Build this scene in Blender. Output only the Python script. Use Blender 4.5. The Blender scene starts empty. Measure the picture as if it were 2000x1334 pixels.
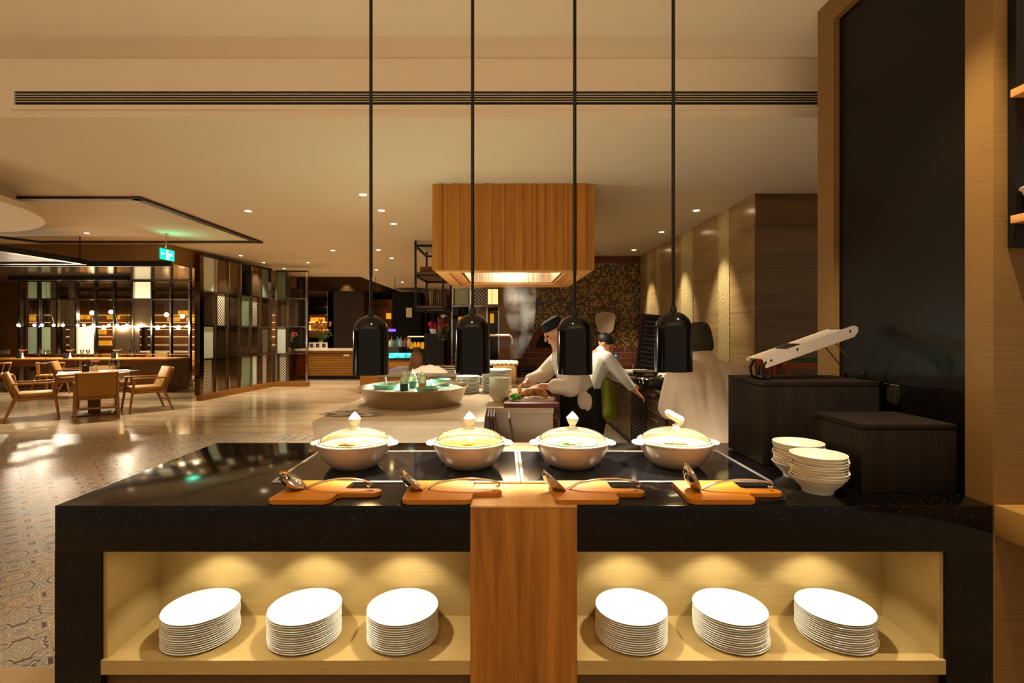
import bpy, bmesh, math, random
from mathutils import Vector, Matrix, Euler
random.seed(7)
PI = math.pi
S = bpy.context.scene
COL = S.collection

# ------------------------------------------------------------------ camera, world, exposure
cam_d = bpy.data.cameras.new('camera')
cam = bpy.data.objects.new('camera', cam_d); COL.objects.link(cam)
cam.location = (0, 0, 1.5); cam.rotation_euler = (PI/2, 0, 0)
cam_d.sensor_width = 36; cam_d.lens = 18.0           # 1000 px focal length at 2000 px width
cam_d.shift_x = 16/2000; cam_d.shift_y = -22/2000
cam_d.clip_start = 0.05; cam_d.clip_end = 100
S.camera = cam
S.view_settings.view_transform = 'Standard'; S.view_settings.look = 'None'
S.view_settings.exposure = 1.48; S.view_settings.gamma = 1.0; S.view_settings.use_curve_mapping = False
cy = S.cycles
cy.use_denoising = True
try: cy.denoiser = 'OPENIMAGEDENOISE'
except Exception: pass
cy.max_bounces = 8; cy.diffuse_bounces = 4; cy.glossy_bounces = 4; cy.transmission_bounces = 8; cy.transparent_max_bounces = 12
cy.sample_clamp_indirect = 4.0; cy.caustics_reflective = False; cy.caustics_refractive = False
cy.blur_glossy = 0.5
world = bpy.data.worlds.new('world'); S.world = world; world.use_nodes = True
world.node_tree.nodes['Background'].inputs[0].default_value = (1.0, 0.84, 0.62, 1)
world.node_tree.nodes['Background'].inputs[1].default_value = 0.13

def lin(c):
    return tuple(((v/255)/12.92 if v/255 <= .04045 else ((v/255+.055)/1.055)**2.4) for v in c)
WARM = (1.0, 0.86, 0.66); WARM2 = (1.0, 0.7, 0.4)

def area_light(name, loc, rot, size, energy, color=WARM, parent=None, spread=PI):
    l = bpy.data.lights.new(name, 'AREA'); l.shape = 'RECTANGLE'; l.size, l.size_y = size
    l.energy = energy; l.color = color; l.spread = spread
    o = bpy.data.objects.new(name, l); COL.objects.link(o); o.location = loc; o.rotation_euler = rot
    if parent: o.parent = parent
    return o
def spot_light(name, loc, energy, angle=70, blend=.6, color=WARM, parent=None, radius=.03, rot=(0,0,0)):
    l = bpy.data.lights.new(name, 'SPOT'); l.energy = energy; l.spot_size = math.radians(angle); l.spot_blend = blend
    l.color = color; l.shadow_soft_size = radius
    o = bpy.data.objects.new(name, l); COL.objects.link(o); o.location = loc; o.rotation_euler = rot
    if parent: o.parent = parent
    return o
# added upward fill lights, unseen, in place of bounce from the restaurant and hall
area_light('restaurant_fill', (-.5, -2.0, 1.6), (math.radians(180), 0, 0), (7, 3.0), 110, WARM)
area_light('aisle_fill', (0.1, 3.04, .60), (math.radians(180), 0, 0), (2.6, .35), 4, WARM)  # added fill hidden behind the counter, brightens the kitchen ceiling
area_light('hall_fill', (-9.5, 3.0, 0.9), (math.radians(180), 0, 0), (3.5, 3), 60, WARM)

# ------------------------------------------------------------------ material helpers
class G:
    def __init__(s, mat):
        s.t = mat.node_tree; s.n = s.t.nodes; s.l = s.t.links
        s.bsdf = s.n['Principled BSDF']
    def _set(s, sock, v):
        if isinstance(v, bpy.types.NodeSocket): s.l.new(v, sock)
        elif v is not None: sock.default_value = v
    def m(s, op, a, b=None, c=None, clamp=False):
        n = s.n.new('ShaderNodeMath'); n.operation = op; n.use_clamp = clamp
        s._set(n.inputs[0], a)
        if b is not None: s._set(n.inputs[1], b)
        if c is not None: s._set(n.inputs[2], c)
        return n.outputs[0]
    def coord(s, kind='Object', scale=(1,1,1), rot=(0,0,0), loc=(0,0,0)):
        tc = s.n.new('ShaderNodeTexCoord'); mp = s.n.new('ShaderNodeMapping')
        s.l.new(tc.outputs[kind], mp.inputs[0]); mp.inputs['Scale'].default_value = scale
        mp.inputs['Rotation'].default_value = rot; mp.inputs['Location'].default_value = loc
        return mp.outputs[0]
    def xyz(s, v):
        n = s.n.new('ShaderNodeSeparateXYZ'); s.l.new(v, n.inputs[0]); return n.outputs
    def comb(s, x, y, z=0.0):
        n = s.n.new('ShaderNodeCombineXYZ')
        for i, v in enumerate((x, y, z)): s._set(n.inputs[i], v)
        return n.outputs[0]
    def noise(s, v, scale=5, detail=3, rough=.5, dist=0):
        n = s.n.new('ShaderNodeTexNoise'); s.l.new(v, n.inputs['Vector'])
        n.inputs['Scale'].default_value = scale; n.inputs['Detail'].default_value = detail
        n.inputs['Roughness'].default_value = rough; n.inputs['Distortion'].default_value = dist
        return n.outputs['Fac']
    def white(s, v):
        n = s.n.new('ShaderNodeTexWhiteNoise'); n.noise_dimensions = '3D'; s.l.new(v, n.inputs['Vector'])
        return n.outputs['Value'], n.outputs['Color']
    def ramp(s, f, stops, interp='LINEAR'):
        n = s.n.new('ShaderNodeValToRGB'); n.color_ramp.interpolation = interp
        e = n.color_ramp.elements
        while len(e) < len(stops): e.new(.5)
        for i, (p, c) in enumerate(stops):
            e[i].position = p; e[i].color = (*lin(c), 1)
        s.l.new(f, n.inputs[0]); return n.outputs[0]
    def mix(s, f, a, b, mode='MIX'):
        n = s.n.new('ShaderNodeMix'); n.data_type = 'RGBA'; n.blend_type = mode
        s._set(n.inputs[0], f)
        for sock, v in ((n.inputs[6], a), (n.inputs[7], b)):
            if isinstance(v, tuple): sock.default_value = (*lin(v), 1)
            else: s.l.new(v, sock)
        return n.outputs[2]
    def bump(s, h, strength=.2, dist=.01):
        n = s.n.new('ShaderNodeBump'); n.inputs['Strength'].default_value = strength; n.inputs['Distance'].default_value = dist
        s.l.new(h, n.inputs['Height']); s.l.new(n.outputs[0], s.bsdf.inputs['Normal'])
    def base(s, c): s.l.new(c, s.bsdf.inputs['Base Color'])
    def rough(s, c): s._set(s.bsdf.inputs['Roughness'], c)

def mat(name, color=(200,200,200), rough=.5, metal=0.0, spec=.5, emit=None, estr=0.0, trans=0.0, ior=1.45, coat=0.0, sheen=0.0, alpha=1.0):
    m = bpy.data.materials.new(name); m.use_nodes = True
    b = m.node_tree.nodes['Principled BSDF']
    b.inputs['Base Color'].default_value = (*lin(color), 1); b.inputs['Roughness'].default_value = rough
    b.inputs['Metallic'].default_value = metal; b.inputs['Specular IOR Level'].default_value = spec
    b.inputs['Transmission Weight'].default_value = trans; b.inputs['IOR'].default_value = ior
    b.inputs['Coat Weight'].default_value = coat; b.inputs['Sheen Weight'].default_value = sheen
    if alpha < 1: b.inputs['Alpha'].default_value = alpha
    if emit: b.inputs['Emission Color'].default_value = (*lin(emit), 1); b.inputs['Emission Strength'].default_value = estr
    return m
def wood(name, c1, c2, axis='Z', scale=1.0, rough=.45, planks=None, contrast=1.0):
    m = mat(name, c1, rough); g = G(m)
    sc = {'X': (.6, 9, 9), 'Y': (9, .6, 9), 'Z': (9, 9, .6)}[axis]
    sc = tuple(v*scale for v in sc)
    v = g.coord('Object', sc)
    n1 = g.noise(v, 1.3, 6, .6, 1.2); n2 = g.noise(v, 7, 4, .6, .3)
    f = g.m('ADD', g.m('MULTIPLY', n1, .75), g.m('MULTIPLY', n2, .25))
    lo, hi = .5-.2/contrast, .5+.2/contrast
    col = g.ramp(f, [(lo, c2), (hi, c1)])
    if planks:
        ax, w = planks
        x = g.xyz(g.coord('Object'))[ax]
        idx = g.m('FLOOR', g.m('DIVIDE', x, w))
        val, _ = g.white(g.comb(idx, .5, .5))
        col = g.mix(g.m('MULTIPLY', val, .45), col, c2)
    g.base(col); g.bump(n2, .08, .004)
    if 'black' in name: g.bsdf.inputs['Specular IOR Level'].default_value = .15
    return m

M = {}
M['ceiling'] = mat('ceiling_paint', (226,206,176), .9, spec=.1)
M['ceiling_high'] = M['ceiling']
M['trimwood'] = mat('dark_trim_wood', (70,36,12), .6)
M['chrome'] = mat('chrome', (200,190,175), .12, 1.0)
M['steel'] = mat('brushed_steel', (186,168,144), .3, 1.0); g = G(M['steel']); g.bump(g.noise(g.coord('Object', (26, 26, .6)), 1.5, 3), .35, .01)
M['bronze'] = mat('bronze_mirror', (120,95,70), .08, 1.0)
M['blackmetal'] = mat('black_metal', (14,11,9), .35, spec=.4)
M['lampblack'] = mat('glossy_dark_enamel', (15,9,7), .14, spec=.42)
M['lampin'] = mat('lamp_inner_reflector', (220,200,160), .3, .6)
M['white'] = mat('glazed_white_china', (236,230,214), .25)
M['whiteplate'] = mat('white_plate_glaze', (240,236,222), .25)
M['cream'] = mat('cream_melamine', (236,226,204), .35)
M['potgrey'] = mat('pot_ceramic', (190,176,158), .3)
M['cloth'] = mat('white_cloth', (222,206,188), .9, sheen=.2)
M['clothback'] = mat('tan_white_cloth', (206,184,160), .9, sheen=.2)
M['darkcloth'] = mat('black_cloth', (20,16,18), .9)
M['skin'] = mat('skin', (214,150,112), .5)
M['hair'] = mat('black_hair', (16,12,10), .6)
M['green'] = mat('green_cloth', (112,118,12), .8)
M['glass'] = mat('clear_glass', (255,255,255), .02, trans=1.0, ior=1.15)
M['frost'] = mat('frosted_glass', (196,206,186), .55, spec=.5)
M['frostg'] = mat('green_frosted_glass', (120,134,108), .5)
M['lidrim'] = mat('green_lid_rim', (150,190,160), .2, trans=.3)
M['blackstone'] = mat('black_quartz', (6,5,5), .1, spec=.35); g = G(M['blackstone'])
vv = g.coord('Object'); n = g.n.new('ShaderNodeTexVoronoi'); n.inputs['Scale'].default_value = 140; g.l.new(vv, n.inputs['Vector'])
val, _ = g.white(n.outputs['Color'])
sp = g.m('MULTIPLY', g.m('LESS_THAN', n.outputs['Distance'], .16), g.m('GREATER_THAN', val, .8))
g.base(g.mix(sp, (7,5,5), (120,112,100)))
M['hobglass'] = mat('black_glass', (9,9,11), .07, spec=.6)
M['hobframe'] = mat('hob_steel_frame', (205,198,188), .3, .9)
M['blackpanel'] = mat('black_panel', (12,8,4), .35, spec=.2)
M['bulb'] = mat('bulb_glow', (255,240,210), .3, emit=(255,226,180), estr=30)
M['down'] = mat('downlight_glow', (255,240,210), .3, emit=(255,222,168), estr=14)
M['red'] = mat('red_petal', (190,20,16), .5)
M['pink'] = mat('pink_petal', (190,30,80), .5)
M['leaf'] = mat('green_leaf', (60,110,30), .5)
M['orangeflower'] = mat('orange_petal', (220,120,30), .5)
M['menu'] = mat('black_leather', (18,14,14), .5)
M['leather'] = mat('ochre_leather', (164,116,34), .5)
M['leatherback'] = mat('tan_leather', (150,100,14), .5)
M['exitgreen'] = mat('exit_sign_green', (0,200,120), .4, emit=(0,230,140), estr=1.3)
M['exitwhite'] = mat('exit_sign_white', (220,255,250), .4, emit=(200,255,250), estr=1.5)
M['brownpost'] = mat('dark_brown_panel', (58,38,20), .5)
M['darkwall'] = mat('dark_wall_paint', (40,26,14), .7)
M['amber'] = mat('amber_lit_box', (250,190,60), .5, emit=(255,170,40), estr=.3)
M['warmstrip'] = mat('warm_led_strip', (255,220,160), .5, emit=(255,205,140), estr=.7)
M['blue'] = mat('blue_plastic', (30,130,190), .4)
M['teal'] = mat('teal_light_panel', (60,200,210), .4, emit=(40,190,205), estr=.8)
g = G(M['teal']); _n = g.noise(g.coord('Object'), 9, 3, .6); g.l.new(g.ramp(_n, [(.38, (4,30,34)), (.5, (20,150,160)), (.62, (90,230,230)), (.7, (60,160,70))]), g.bsdf.inputs['Emission Color'])
M['violet'] = mat('violet_light', (80,60,230), .4, emit=(90,60,240), estr=1.4)
M['jar'] = mat('glowing_yellow_juice', (230,170,30), .3, emit=(230,160,30), estr=.25)  # faint glow put into the juice in place of display lighting
M['bottle'] = mat('bottle_glass', (60,110,110), .1, trans=.5)
M['ice'] = mat('crushed_ice', (214,240,228), .35, spec=.6); g = G(M['ice']); g.bump(g.noise(g.coord('Object'), 45, 3), .9, .02)
M['mint'] = mat('mint_tray', (150,200,170), .35)
M['redboard'] = mat('red_brown_board', (112,40,26), .5)
M['meat'] = mat('roast_crust', (160,86,22), .4); g = G(M['meat']); nn = g.noise(g.coord('Object'), 22, 4, .6)
g.base(g.ramp(nn, [(.35, (116,62,20)), (.6, (206,144,66))])); g.bump(nn, .6, .01)
M['chalk'] = mat('chalk_white', (210,205,200), .9)
M['slate'] = mat('chalkboard_slate', (26,20,20), .8)
M['frame_red'] = mat('mahogany_frame', (60,18,10), .5)
M['terra'] = mat('terracotta', (80,40,22), .6)
M['carrot'] = mat('orange_carrot', (190,80,14), .6)
M['orangewood'] = mat('orange_wood_slat', (150,66,14), .6)
M['olive'] = mat('olive_bronze_panel', (150,112,50), .5)
# gold brushed panel
M['gold'] = mat('gold_linen_panel', (124,88,38), .5, .05); g = G(M['gold'])
nn = g.noise(g.coord('Object', (3, 3, 160)), 2, 2); g.base(g.ramp(nn, [(.3, (116,82,36)), (.7, (130,94,42))]))
M['niche'] = mat('brass_niche_panel', (205,170,98), .4, .15); g = G(M['niche'])
nn = g.noise(g.coord('Object', (3, 3, 200)), 2, 3); g.base(g.ramp(nn, [(.3, (176,148,90)), (.7, (190,162,104))]))
M['oak'] = wood('orange_oak', (196,136,42), (156,96,18), 'Z', 1.0, .45, None, 1.2)
M['oakfront'] = wood('cedar_panel', (182,118,36), (124,72,10), 'Z', .8, .55, None, 1.5)
M['oaktop'] = wood('cedar_top', (214,166,104), (190,136,72), 'Y', .9, .4, None, 1.0)
M['hood'] = wood('hood_slat_wood', (206,138,26), (168,98,8), 'Z', .9, .5, (0, .047), 1.0)
M['board'] = wood('cutting_board_wood', (192,120,20), (166,94,10), 'X', 1.6, .4, None, .9)
M['chairwood'] = wood('honey_oak_chair', (170,114,40), (130,80,22), 'Z', 2, .4)
M['tabletop'] = wood('table_oak', (190,130,70), (150,92,36), 'X', 1, .35)
M['cabinet'] = wood('amber_cabinet_wood', (166,110,28), (130,82,14), 'X', .6, .5, (2, .07), 1)
M['brownwood'] = wood('brown_panel_wood', (112,72,24), (84,50,14), 'X', .6, .5)
M['blackwood'] = wood('stained_black_wood', (40,28,17), (8,6,3), 'Z', 1.6, .75, None, .8)
M['shelfwood'] = wood('rustic_shelf_wood', (150,98,46), (104,60,22), 'Y', 1, .6)
# marble floor
def travertine(name, c1, c2, c3, stretch, rough, tile=None):
    m = mat(name, c1, rough); g = G(m)
    v = g.coord('Object', stretch)
    a = g.noise(v, 1, 5, .6, .6); b = g.noise(v, 5, 3, .6, .2)
    f = g.m('ADD', g.m('MULTIPLY', a, .7), g.m('MULTIPLY', b, .3))
    col = g.ramp(f, [(.3, c3), (.48, c1), (.68, c2)])
    if tile:
        p = g.xyz(g.coord('Object'))
        ln = None
        for ax, w in tile:
            fr = g.m('FRACT', g.m('DIVIDE', p[ax], w)); e = g.m('LESS_THAN', g.m('ABSOLUTE', g.m('SUBTRACT', fr, .5)), .5-.0025/w)
            ln = e if ln is None else g.m('MULTIPLY', ln, e)
        col = g.mix(ln, tuple(int(x*.7) for x in c1), col)
    g.base(col); return m
M['marblefloor'] = travertine('polished_travertine', (198,172,134), (222,200,164), (160,134,98), (.5, 3.2, 1), .13, [(0, 1.2), (1, .6)])
M['whitemarble'] = travertine('cream_marble', (214,194,166), (226,208,184), (198,174,144), (1.0, 2.5, 3), .22)
M['walltile'] = travertine('travertine_wall_tile', (170,138,92), (190,160,114), (146,114,70), (.3, .35, 5), .22, [(1, .8), (2, .42)])
M['darktile'] = travertine('brown_travertine_tile', (104,74,34), (122,90,46), (84,58,24), (.3, .3, 6), .3, [(0, 1.1), (2, .42)])
M['columntile'] = travertine('glossy_beige_tile', (140,104,62), (150,114,70), (128,94,54), (.4, .4, 2), .1, [(2, .42)])
# decor column tiles
m = M['decor'] = mat('patterned_wall_tile', (200,180,120), .25); g = G(m)
p = g.xyz(g.coord('Object')); T = .2
cy_, cz_ = g.m('DIVIDE', p[1], T), g.m('DIVIDE', p[2], T)
fy = g.m('ABSOLUTE', g.m('SUBTRACT', g.m('FRACT', cy_), .5)); fz = g.m('ABSOLUTE', g.m('SUBTRACT', g.m('FRACT', cz_), .5))
rnd, _ = g.white(g.comb(g.m('FLOOR', cy_), g.m('FLOOR', cz_), 3.0))
d1 = g.m('ADD', fy, fz); d2 = g.m('SQRT', g.m('ADD', g.m('MULTIPLY', fy, fy), g.m('MULTIPLY', fz, fz)))
sel = g.m('GREATER_THAN', rnd, .5)
pat = g.m('ADD', g.m('MULTIPLY', sel, d1), g.m('MULTIPLY', g.m('SUBTRACT', 1.0, sel), d2))
wv = g.m('FRACT', g.m('ADD', g.m('MULTIPLY', pat, 5.0), rnd))
g.base(g.ramp(wv, [(0, (205,180,120)), (.35, (170,150,96)), (.5, (150,140,110)), (.65, (196,170,104)), (.8, (214,196,146))], 'CONSTANT'))
# mosaic
m = M['mosaic'] = mat('glass_mosaic', (120,90,40), .25); g = G(m)
p = g.xyz(g.coord('Object')); T = .036
a, b = g.m('DIVIDE', p[0], T), g.m('DIVIDE', p[2], T)
_, rc = g.white(g.comb(g.m('FLOOR', a), g.m('FLOOR', b), 1.0)); rv, _ = g.white(g.comb(g.m('FLOOR', a), g.m('FLOOR', b), 2.0))
fa = g.m('ABSOLUTE', g.m('SUBTRACT', g.m('FRACT', a), .5)); fb = g.m('ABSOLUTE', g.m('SUBTRACT', g.m('FRACT', b), .5))
ins = g.m('LESS_THAN', g.m('MAXIMUM', fa, fb), .41)
tc = g.ramp(rv, [(0, (176,134,64)), (.22, (140,100,48)), (.4, (104,86,56)), (.56, (190,150,84)), (.7, (112,74,28)), (.85, (74,70,62))], 'CONSTANT')
g.base(g.mix(ins, (46,34,20), tc))
# brick
def brickmat(name, c1, c2, mort, scale=1.0):
    m = mat(name, c1, .6); g = G(m)
    n = g.n.new('ShaderNodeTexBrick'); v = g.coord('Object', rot=(PI/2, 0, 0)); g.l.new(v, n.inputs['Vector'])
    n.inputs['Color1'].default_value = (*lin(c1), 1); n.inputs['Color2'].default_value = (*lin(c2), 1); n.inputs['Mortar'].default_value = (*lin(mort), 1)
    n.inputs['Scale'].default_value = scale; n.inputs['Brick Width'].default_value = .3; n.inputs['Row Height'].default_value = .1; n.inputs['Mortar Size'].default_value = .006
    g.base(n.outputs['Color']); return m
M['brick'] = brickmat('red_brick_tile', (122,60,28), (98,44,18), (150,112,74))
# cement patchwork floor, laid diagonally
m = M['patch'] = mat('cement_patchwork_tile', (180,160,130), .28); g = G(m)
p = g.xyz(g.coord('Object', rot=(0, 0, PI/4))); T = .2
a, b = g.m('DIVIDE', p[0], T), g.m('DIVIDE', p[1], T)
ca, cb = g.m('FLOOR', a), g.m('FLOOR', b)
r1, _ = g.white(g.comb(ca, cb, 1.0)); r2, _ = g.white(g.comb(ca, cb, 7.0)); r3, _ = g.white(g.comb(ca, cb, 13.0))
fa = g.m('ABSOLUTE', g.m('SUBTRACT', g.m('FRACT', a), .5)); fb = g.m('ABSOLUTE', g.m('SUBTRACT', g.m('FRACT', b), .5))
rad = g.m('SQRT', g.m('ADD', g.m('MULTIPLY', fa, fa), g.m('MULTIPLY', fb, fb)))
mx = g.m('MAXIMUM', fa, fb); mn = g.m('MINIMUM', fa, fb); dm = g.m('ADD', fa, fb)
pet = g.m('ADD', rad, g.m('MULTIPLY', g.m('SINE', g.m('MULTIPLY', g.m('ARCTAN2', fa, fb), 8.0)), .06))
pr = g.m('ADD', g.m('MULTIPLY', mx, .75), g.m('MULTIPLY', g.m('SINE', g.m('MULTIPLY', mn, 26.0)), .05))
def pick(lo, hi, x):
    s_ = g.m('MULTIPLY', g.m('GREATER_THAN', r1, lo), g.m('LESS_THAN', r1, hi)); return g.m('MULTIPLY', s_, x)
pat = g.m('ADD', g.m('ADD', pick(-1, .3, pet), pick(.3, .52, dm)), g.m('ADD', pick(.52, .76, pr), pick(.76, 2, g.m('ADD', mx, g.m('MULTIPLY', mn, .3)))))
ff = g.m('FRACT', g.m('ADD', g.m('MULTIPLY', pat, 1.9), g.m('MULTIPLY', r2, .9)))
c_a = g.ramp(ff, [(0, (206,190,166)), (.14, (176,128,72)), (.2, (212,198,176)), (.36, (150,118,70)), (.43, (196,178,152)), (.6, (214,200,178)), (.72, (164,112,60)), (.8, (190,172,148)), (.93, (96,78,62))], 'CONSTANT')
c_b = g.ramp(ff, [(0, (186,178,164)), (.16, (144,142,136)), (.24, (210,198,180)), (.4, (112,108,102)), (.46, (190,176,156)), (.66, (168,162,150)), (.78, (206,192,170)), (.9, (84,72,64))], 'CONSTANT')
cc = g.mix(g.m('GREATER_THAN', r3, .55), c_a, c_b)
edge = g.m('GREATER_THAN', mx, .487)
bar = g.m('MULTIPLY', g.m('MULTIPLY', g.m('GREATER_THAN', mx, .40), g.m('LESS_THAN', mn, .16)), g.m('GREATER_THAN', r2, .45))
cc = g.mix(bar, cc, (84,66,58)); cc = g.mix(edge, cc, (176,158,134))
g.base(cc)
# mirrored panel of screens / perforated glass
m = M['pattern'] = mat('perforated_glass', (220,215,190), .3); g = G(m)
p = g.xyz(g.coord('Object', (30, 30, 30)))
w = g.m('MULTIPLY', g.m('SINE', g.m('MULTIPLY', g.m('ADD', p[0], p[1]), 6.28/2.2)), g.m('SINE', g.m('MULTIPLY', p[2], 6.28/2.2)))
g.base(g.mix(g.m('GREATER_THAN', w, .0), (225,215,185), (60,56,46)))
M['mirrorceil'] = mat('mirror_ceiling', (150,118,86), .12, .9)
M['mesh'] = mat('perforated_metal', (110,90,80), .5, .4)


def thin_glass(name, tint, refl=.12, rough=.03, haze=0):
    m = bpy.data.materials.new(name); m.use_nodes = True; nt = m.node_tree; nt.nodes.clear()
    o = nt.nodes.new('ShaderNodeOutputMaterial'); t_ = nt.nodes.new('ShaderNodeBsdfTransparent'); g_ = nt.nodes.new('ShaderNodeBsdfGlossy'); mx_ = nt.nodes.new('ShaderNodeMixShader'); lw_ = nt.nodes.new('ShaderNodeLayerWeight')
    t_.inputs[0].default_value = (*lin(tint), 1); g_.inputs['Roughness'].default_value = rough; lw_.inputs['Blend'].default_value = refl
    g_.inputs[0].default_value = (.95, .95, .95, 1)
    nt.links.new(lw_.outputs['Fresnel'], mx_.inputs[0]); nt.links.new(t_.outputs[0], mx_.inputs[1]); nt.links.new(g_.outputs[0], mx_.inputs[2]); nt.links.new(mx_.outputs[0], o.inputs[0])
    if haze:
        d_ = nt.nodes.new('ShaderNodeBsdfDiffuse'); d_.inputs[0].default_value = (.82, .86, .78, 1); m2 = nt.nodes.new('ShaderNodeMixShader'); m2.inputs[0].default_value = haze
        nt.links.new(mx_.outputs[0], m2.inputs[1]); nt.links.new(d_.outputs[0], m2.inputs[2]); nt.links.new(m2.outputs[0], o.inputs[0])
    return m
M['THIN'] = thin_glass('clear_pane', (240,240,232), .25)
M['THIN2'] = thin_glass('wine_glass_glass', (240,236,228), .45)
M['lidglass'] = thin_glass('lid_glass_pane', (250,252,246), .08, .05, .015)
M['tinted'] = thin_glass('bronze_tinted_pane', (190,150,90), .3)
M['smokemirror'] = mat('smoked_mirror', (122,98,70), .12, .85)
M['fluted'] = mat('fluted_white_pane', (222,228,206), .4)

# ------------------------------------------------------------------ mesh helpers
def BM(): return bmesh.new()
def add_box(bm, x0, x1, y0, y1, z0, z1, bev=0.0, mtx=None):
    c = Vector(((x0+x1)/2, (y0+y1)/2, (z0+z1)/2))
    r = bmesh.ops.create_cube(bm, size=1.0); vs = r['verts']
    for v in vs: v.co = Vector((v.co.x*(x1-x0), v.co.y*(y1-y0), v.co.z*(z1-z0))) + c
    if bev > 0:
        es = list({e for v in vs for e in v.link_edges})
        rr = bmesh.ops.bevel(bm, geom=es, offset=bev, segments=2, affect='EDGES', profile=.6)
        vs = list({v for f in rr['faces'] for v in f.verts} | {v for v in vs if v.is_valid})
    if mtx is not None: bmesh.ops.transform(bm, matrix=mtx, verts=[v for v in vs if v.is_valid])
    return vs
def add_lathe(bm, prof, seg=40, mtx=None, cap0=True, cap1=True, sx=1, sy=1):
    rings = []
    for r, z in prof:
        rings.append([bm.verts.new((r*sx*math.cos(2*PI*i/seg), r*sy*math.sin(2*PI*i/seg), z)) for i in range(seg)] if r > 1e-6 else [bm.verts.new((0, 0, z))])
    for a, b in zip(rings, rings[1:]):
        for i in range(seg):
            j = (i+1) % seg
            if len(a) == 1 and len(b) == 1: continue
            if len(a) == 1: bm.faces.new((a[0], b[j], b[i]))
            elif len(b) == 1: bm.faces.new((a[i], a[j], b[0]))
            else: bm.faces.new((a[i], a[j], b[j], b[i]))
    if cap0 and len(rings[0]) > 2: bm.faces.new(rings[0][::-1])
    if cap1 and len(rings[-1]) > 2: bm.faces.new(rings[-1])
    vs = [v for r in rings for v in r]
    if mtx is not None: bmesh.ops.transform(bm, matrix=mtx, verts=vs)
    return vs
def add_tube(bm, pts, r, seg=10, caps=True, flat=None):
    pts = [Vector(p) for p in pts]; n = len(pts)
    rs = r if isinstance(r, (list, tuple)) else [r]*n
    rings = []; up = Vector((0, 0, 1)); prev = None
    for i, p in enumerate(pts):
        t = (pts[min(i+1, n-1)] - pts[max(i-1, 0)]).normalized()
        if prev is None:
            a = up if abs(t.z) < .9 else Vector((1, 0, 0)); u = t.cross(a).normalized()
        else:
            u = (prev - t*prev.dot(t)).normalized()
        prev = u; w = t.cross(u)
        k = flat or 1.0
        rings.append([bm.verts.new(p + u*rs[i]*math.cos(2*PI*j/seg) + w*rs[i]*k*math.sin(2*PI*j/seg)) for j in range(seg)])
    for a, b in zip(rings, rings[1:]):
        for j in range(seg):
            k2 = (j+1) % seg; bm.faces.new((a[j], a[k2], b[k2], b[j]))
    if caps: bm.faces.new(rings[0][::-1]); bm.faces.new(rings[-1])
def add_prism(bm, outline, z0, z1, mtx=None):
    lo = [bm.verts.new((x, y, z0)) for x, y in outline]; hi = [bm.verts.new((x, y, z1)) for x, y in outline]
    n = len(lo)
    bm.faces.new(lo[::-1]); bm.faces.new(hi)
    for i in range(n):
        j = (i+1) % n; bm.faces.new((lo[i], lo[j], hi[j], hi[i]))
    if mtx is not None: bmesh.ops.transform(bm, matrix=mtx, verts=lo+hi)
def add_ball(bm, c, r, seg=12, rot=None):
    rr = (r, r, r) if not isinstance(r, (tuple, list)) else r
    res = bmesh.ops.create_uvsphere(bm, u_segments=seg, v_segments=max(6, seg*2//3), radius=1.0)
    mt = Matrix.Translation(Vector(c)) @ ((Euler(rot).to_matrix().to_4x4()) if rot else Matrix.Identity(4)) @ Matrix.Diagonal((*rr, 1))
    bmesh.ops.transform(bm, matrix=mt, verts=res['verts'])
def add_capsule(bm, p0, p1, r0, r1, seg=14):
    p0, p1 = Vector(p0), Vector(p1); d = (p1-p0); L = d.length
    prof = [(0, -r0)] + [(r0*math.sin(a), -r0*math.cos(a)) for a in (PI/8, PI/4, 3*PI/8, PI/2)]
    prof += [(r1*math.cos(a), L + r1*math.sin(a)) for a in (0, PI/8, PI/4, 3*PI/8)] + [(0, L+r1)]
    q = d.to_track_quat('Z', 'Y').to_matrix().to_4x4()
    add_lathe(bm, prof, seg, Matrix.Translation(p0) @ q)

def obj(name, bm, material, parent=None, smooth=True, loc=None, rot=None, angle=35):
    bmesh.ops.recalc_face_normals(bm, faces=bm.faces)
    me = bpy.data.meshes.new(name); bm.to_mesh(me); bm.free()
    me.materials.append(M[material] if isinstance(material, str) else material)
    if smooth:
        for p in me.polygons: p.use_smooth = True
        try: me.set_sharp_from_angle(angle=math.radians(angle))
        except Exception: pass
    o = bpy.data.objects.new(name, me); COL.objects.link(o)
    if parent: o.parent = parent
    if loc: o.location = loc
    if rot: o.rotation_euler = rot
    return o
def tag(o, label, cat, group=None, kind=None):
    if label: o['label'] = label
    if cat: o['category'] = cat
    if group: o['group'] = group
    if kind: o['kind'] = kind
    return o
def thing(name, label, cat, loc=(0,0,0), rz=0, group=None):
    o = bpy.data.objects.new(name, None); COL.objects.link(o); o.location = loc; o.rotation_euler = (0, 0, rz)
    o.empty_display_size = .1
    return tag(o, label, cat, group)
def struct(name, bm, material, parent=None, smooth=False):
    o = obj(name, bm, material, parent, smooth)
    if not parent: o['kind'] = 'structure'
    return o
def box(x0, x1, y0, y1, z0, z1, bev=0.0):
    bm = BM(); add_box(bm, x0, x1, y0, y1, z0, z1, bev); return bm
def copy_tree(o, parent=None):
    c = o.copy(); COL.objects.link(c)
    if parent: c.parent = parent
    for ch in list(o.children): copy_tree(ch, c)
    return c
NTH = ['first','second','third','fourth','fifth','sixth','seventh','eighth','ninth','tenth','eleventh','twelfth']
ORD = ['topmost','second from the top','third from the top','fourth from the top','fifth from the top','sixth from the top','seventh from the top','eighth from the top','ninth from the top','tenth from the top','eleventh from the top','twelfth from the top','thirteenth from the top','fourteenth from the top','fifteenth from the top','sixteenth from the top']
F = 1000.0
def at(px, py, Y): return Vector(((px-984)*Y/F, Y, 1.5-(py-645)*Y/F))

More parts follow.
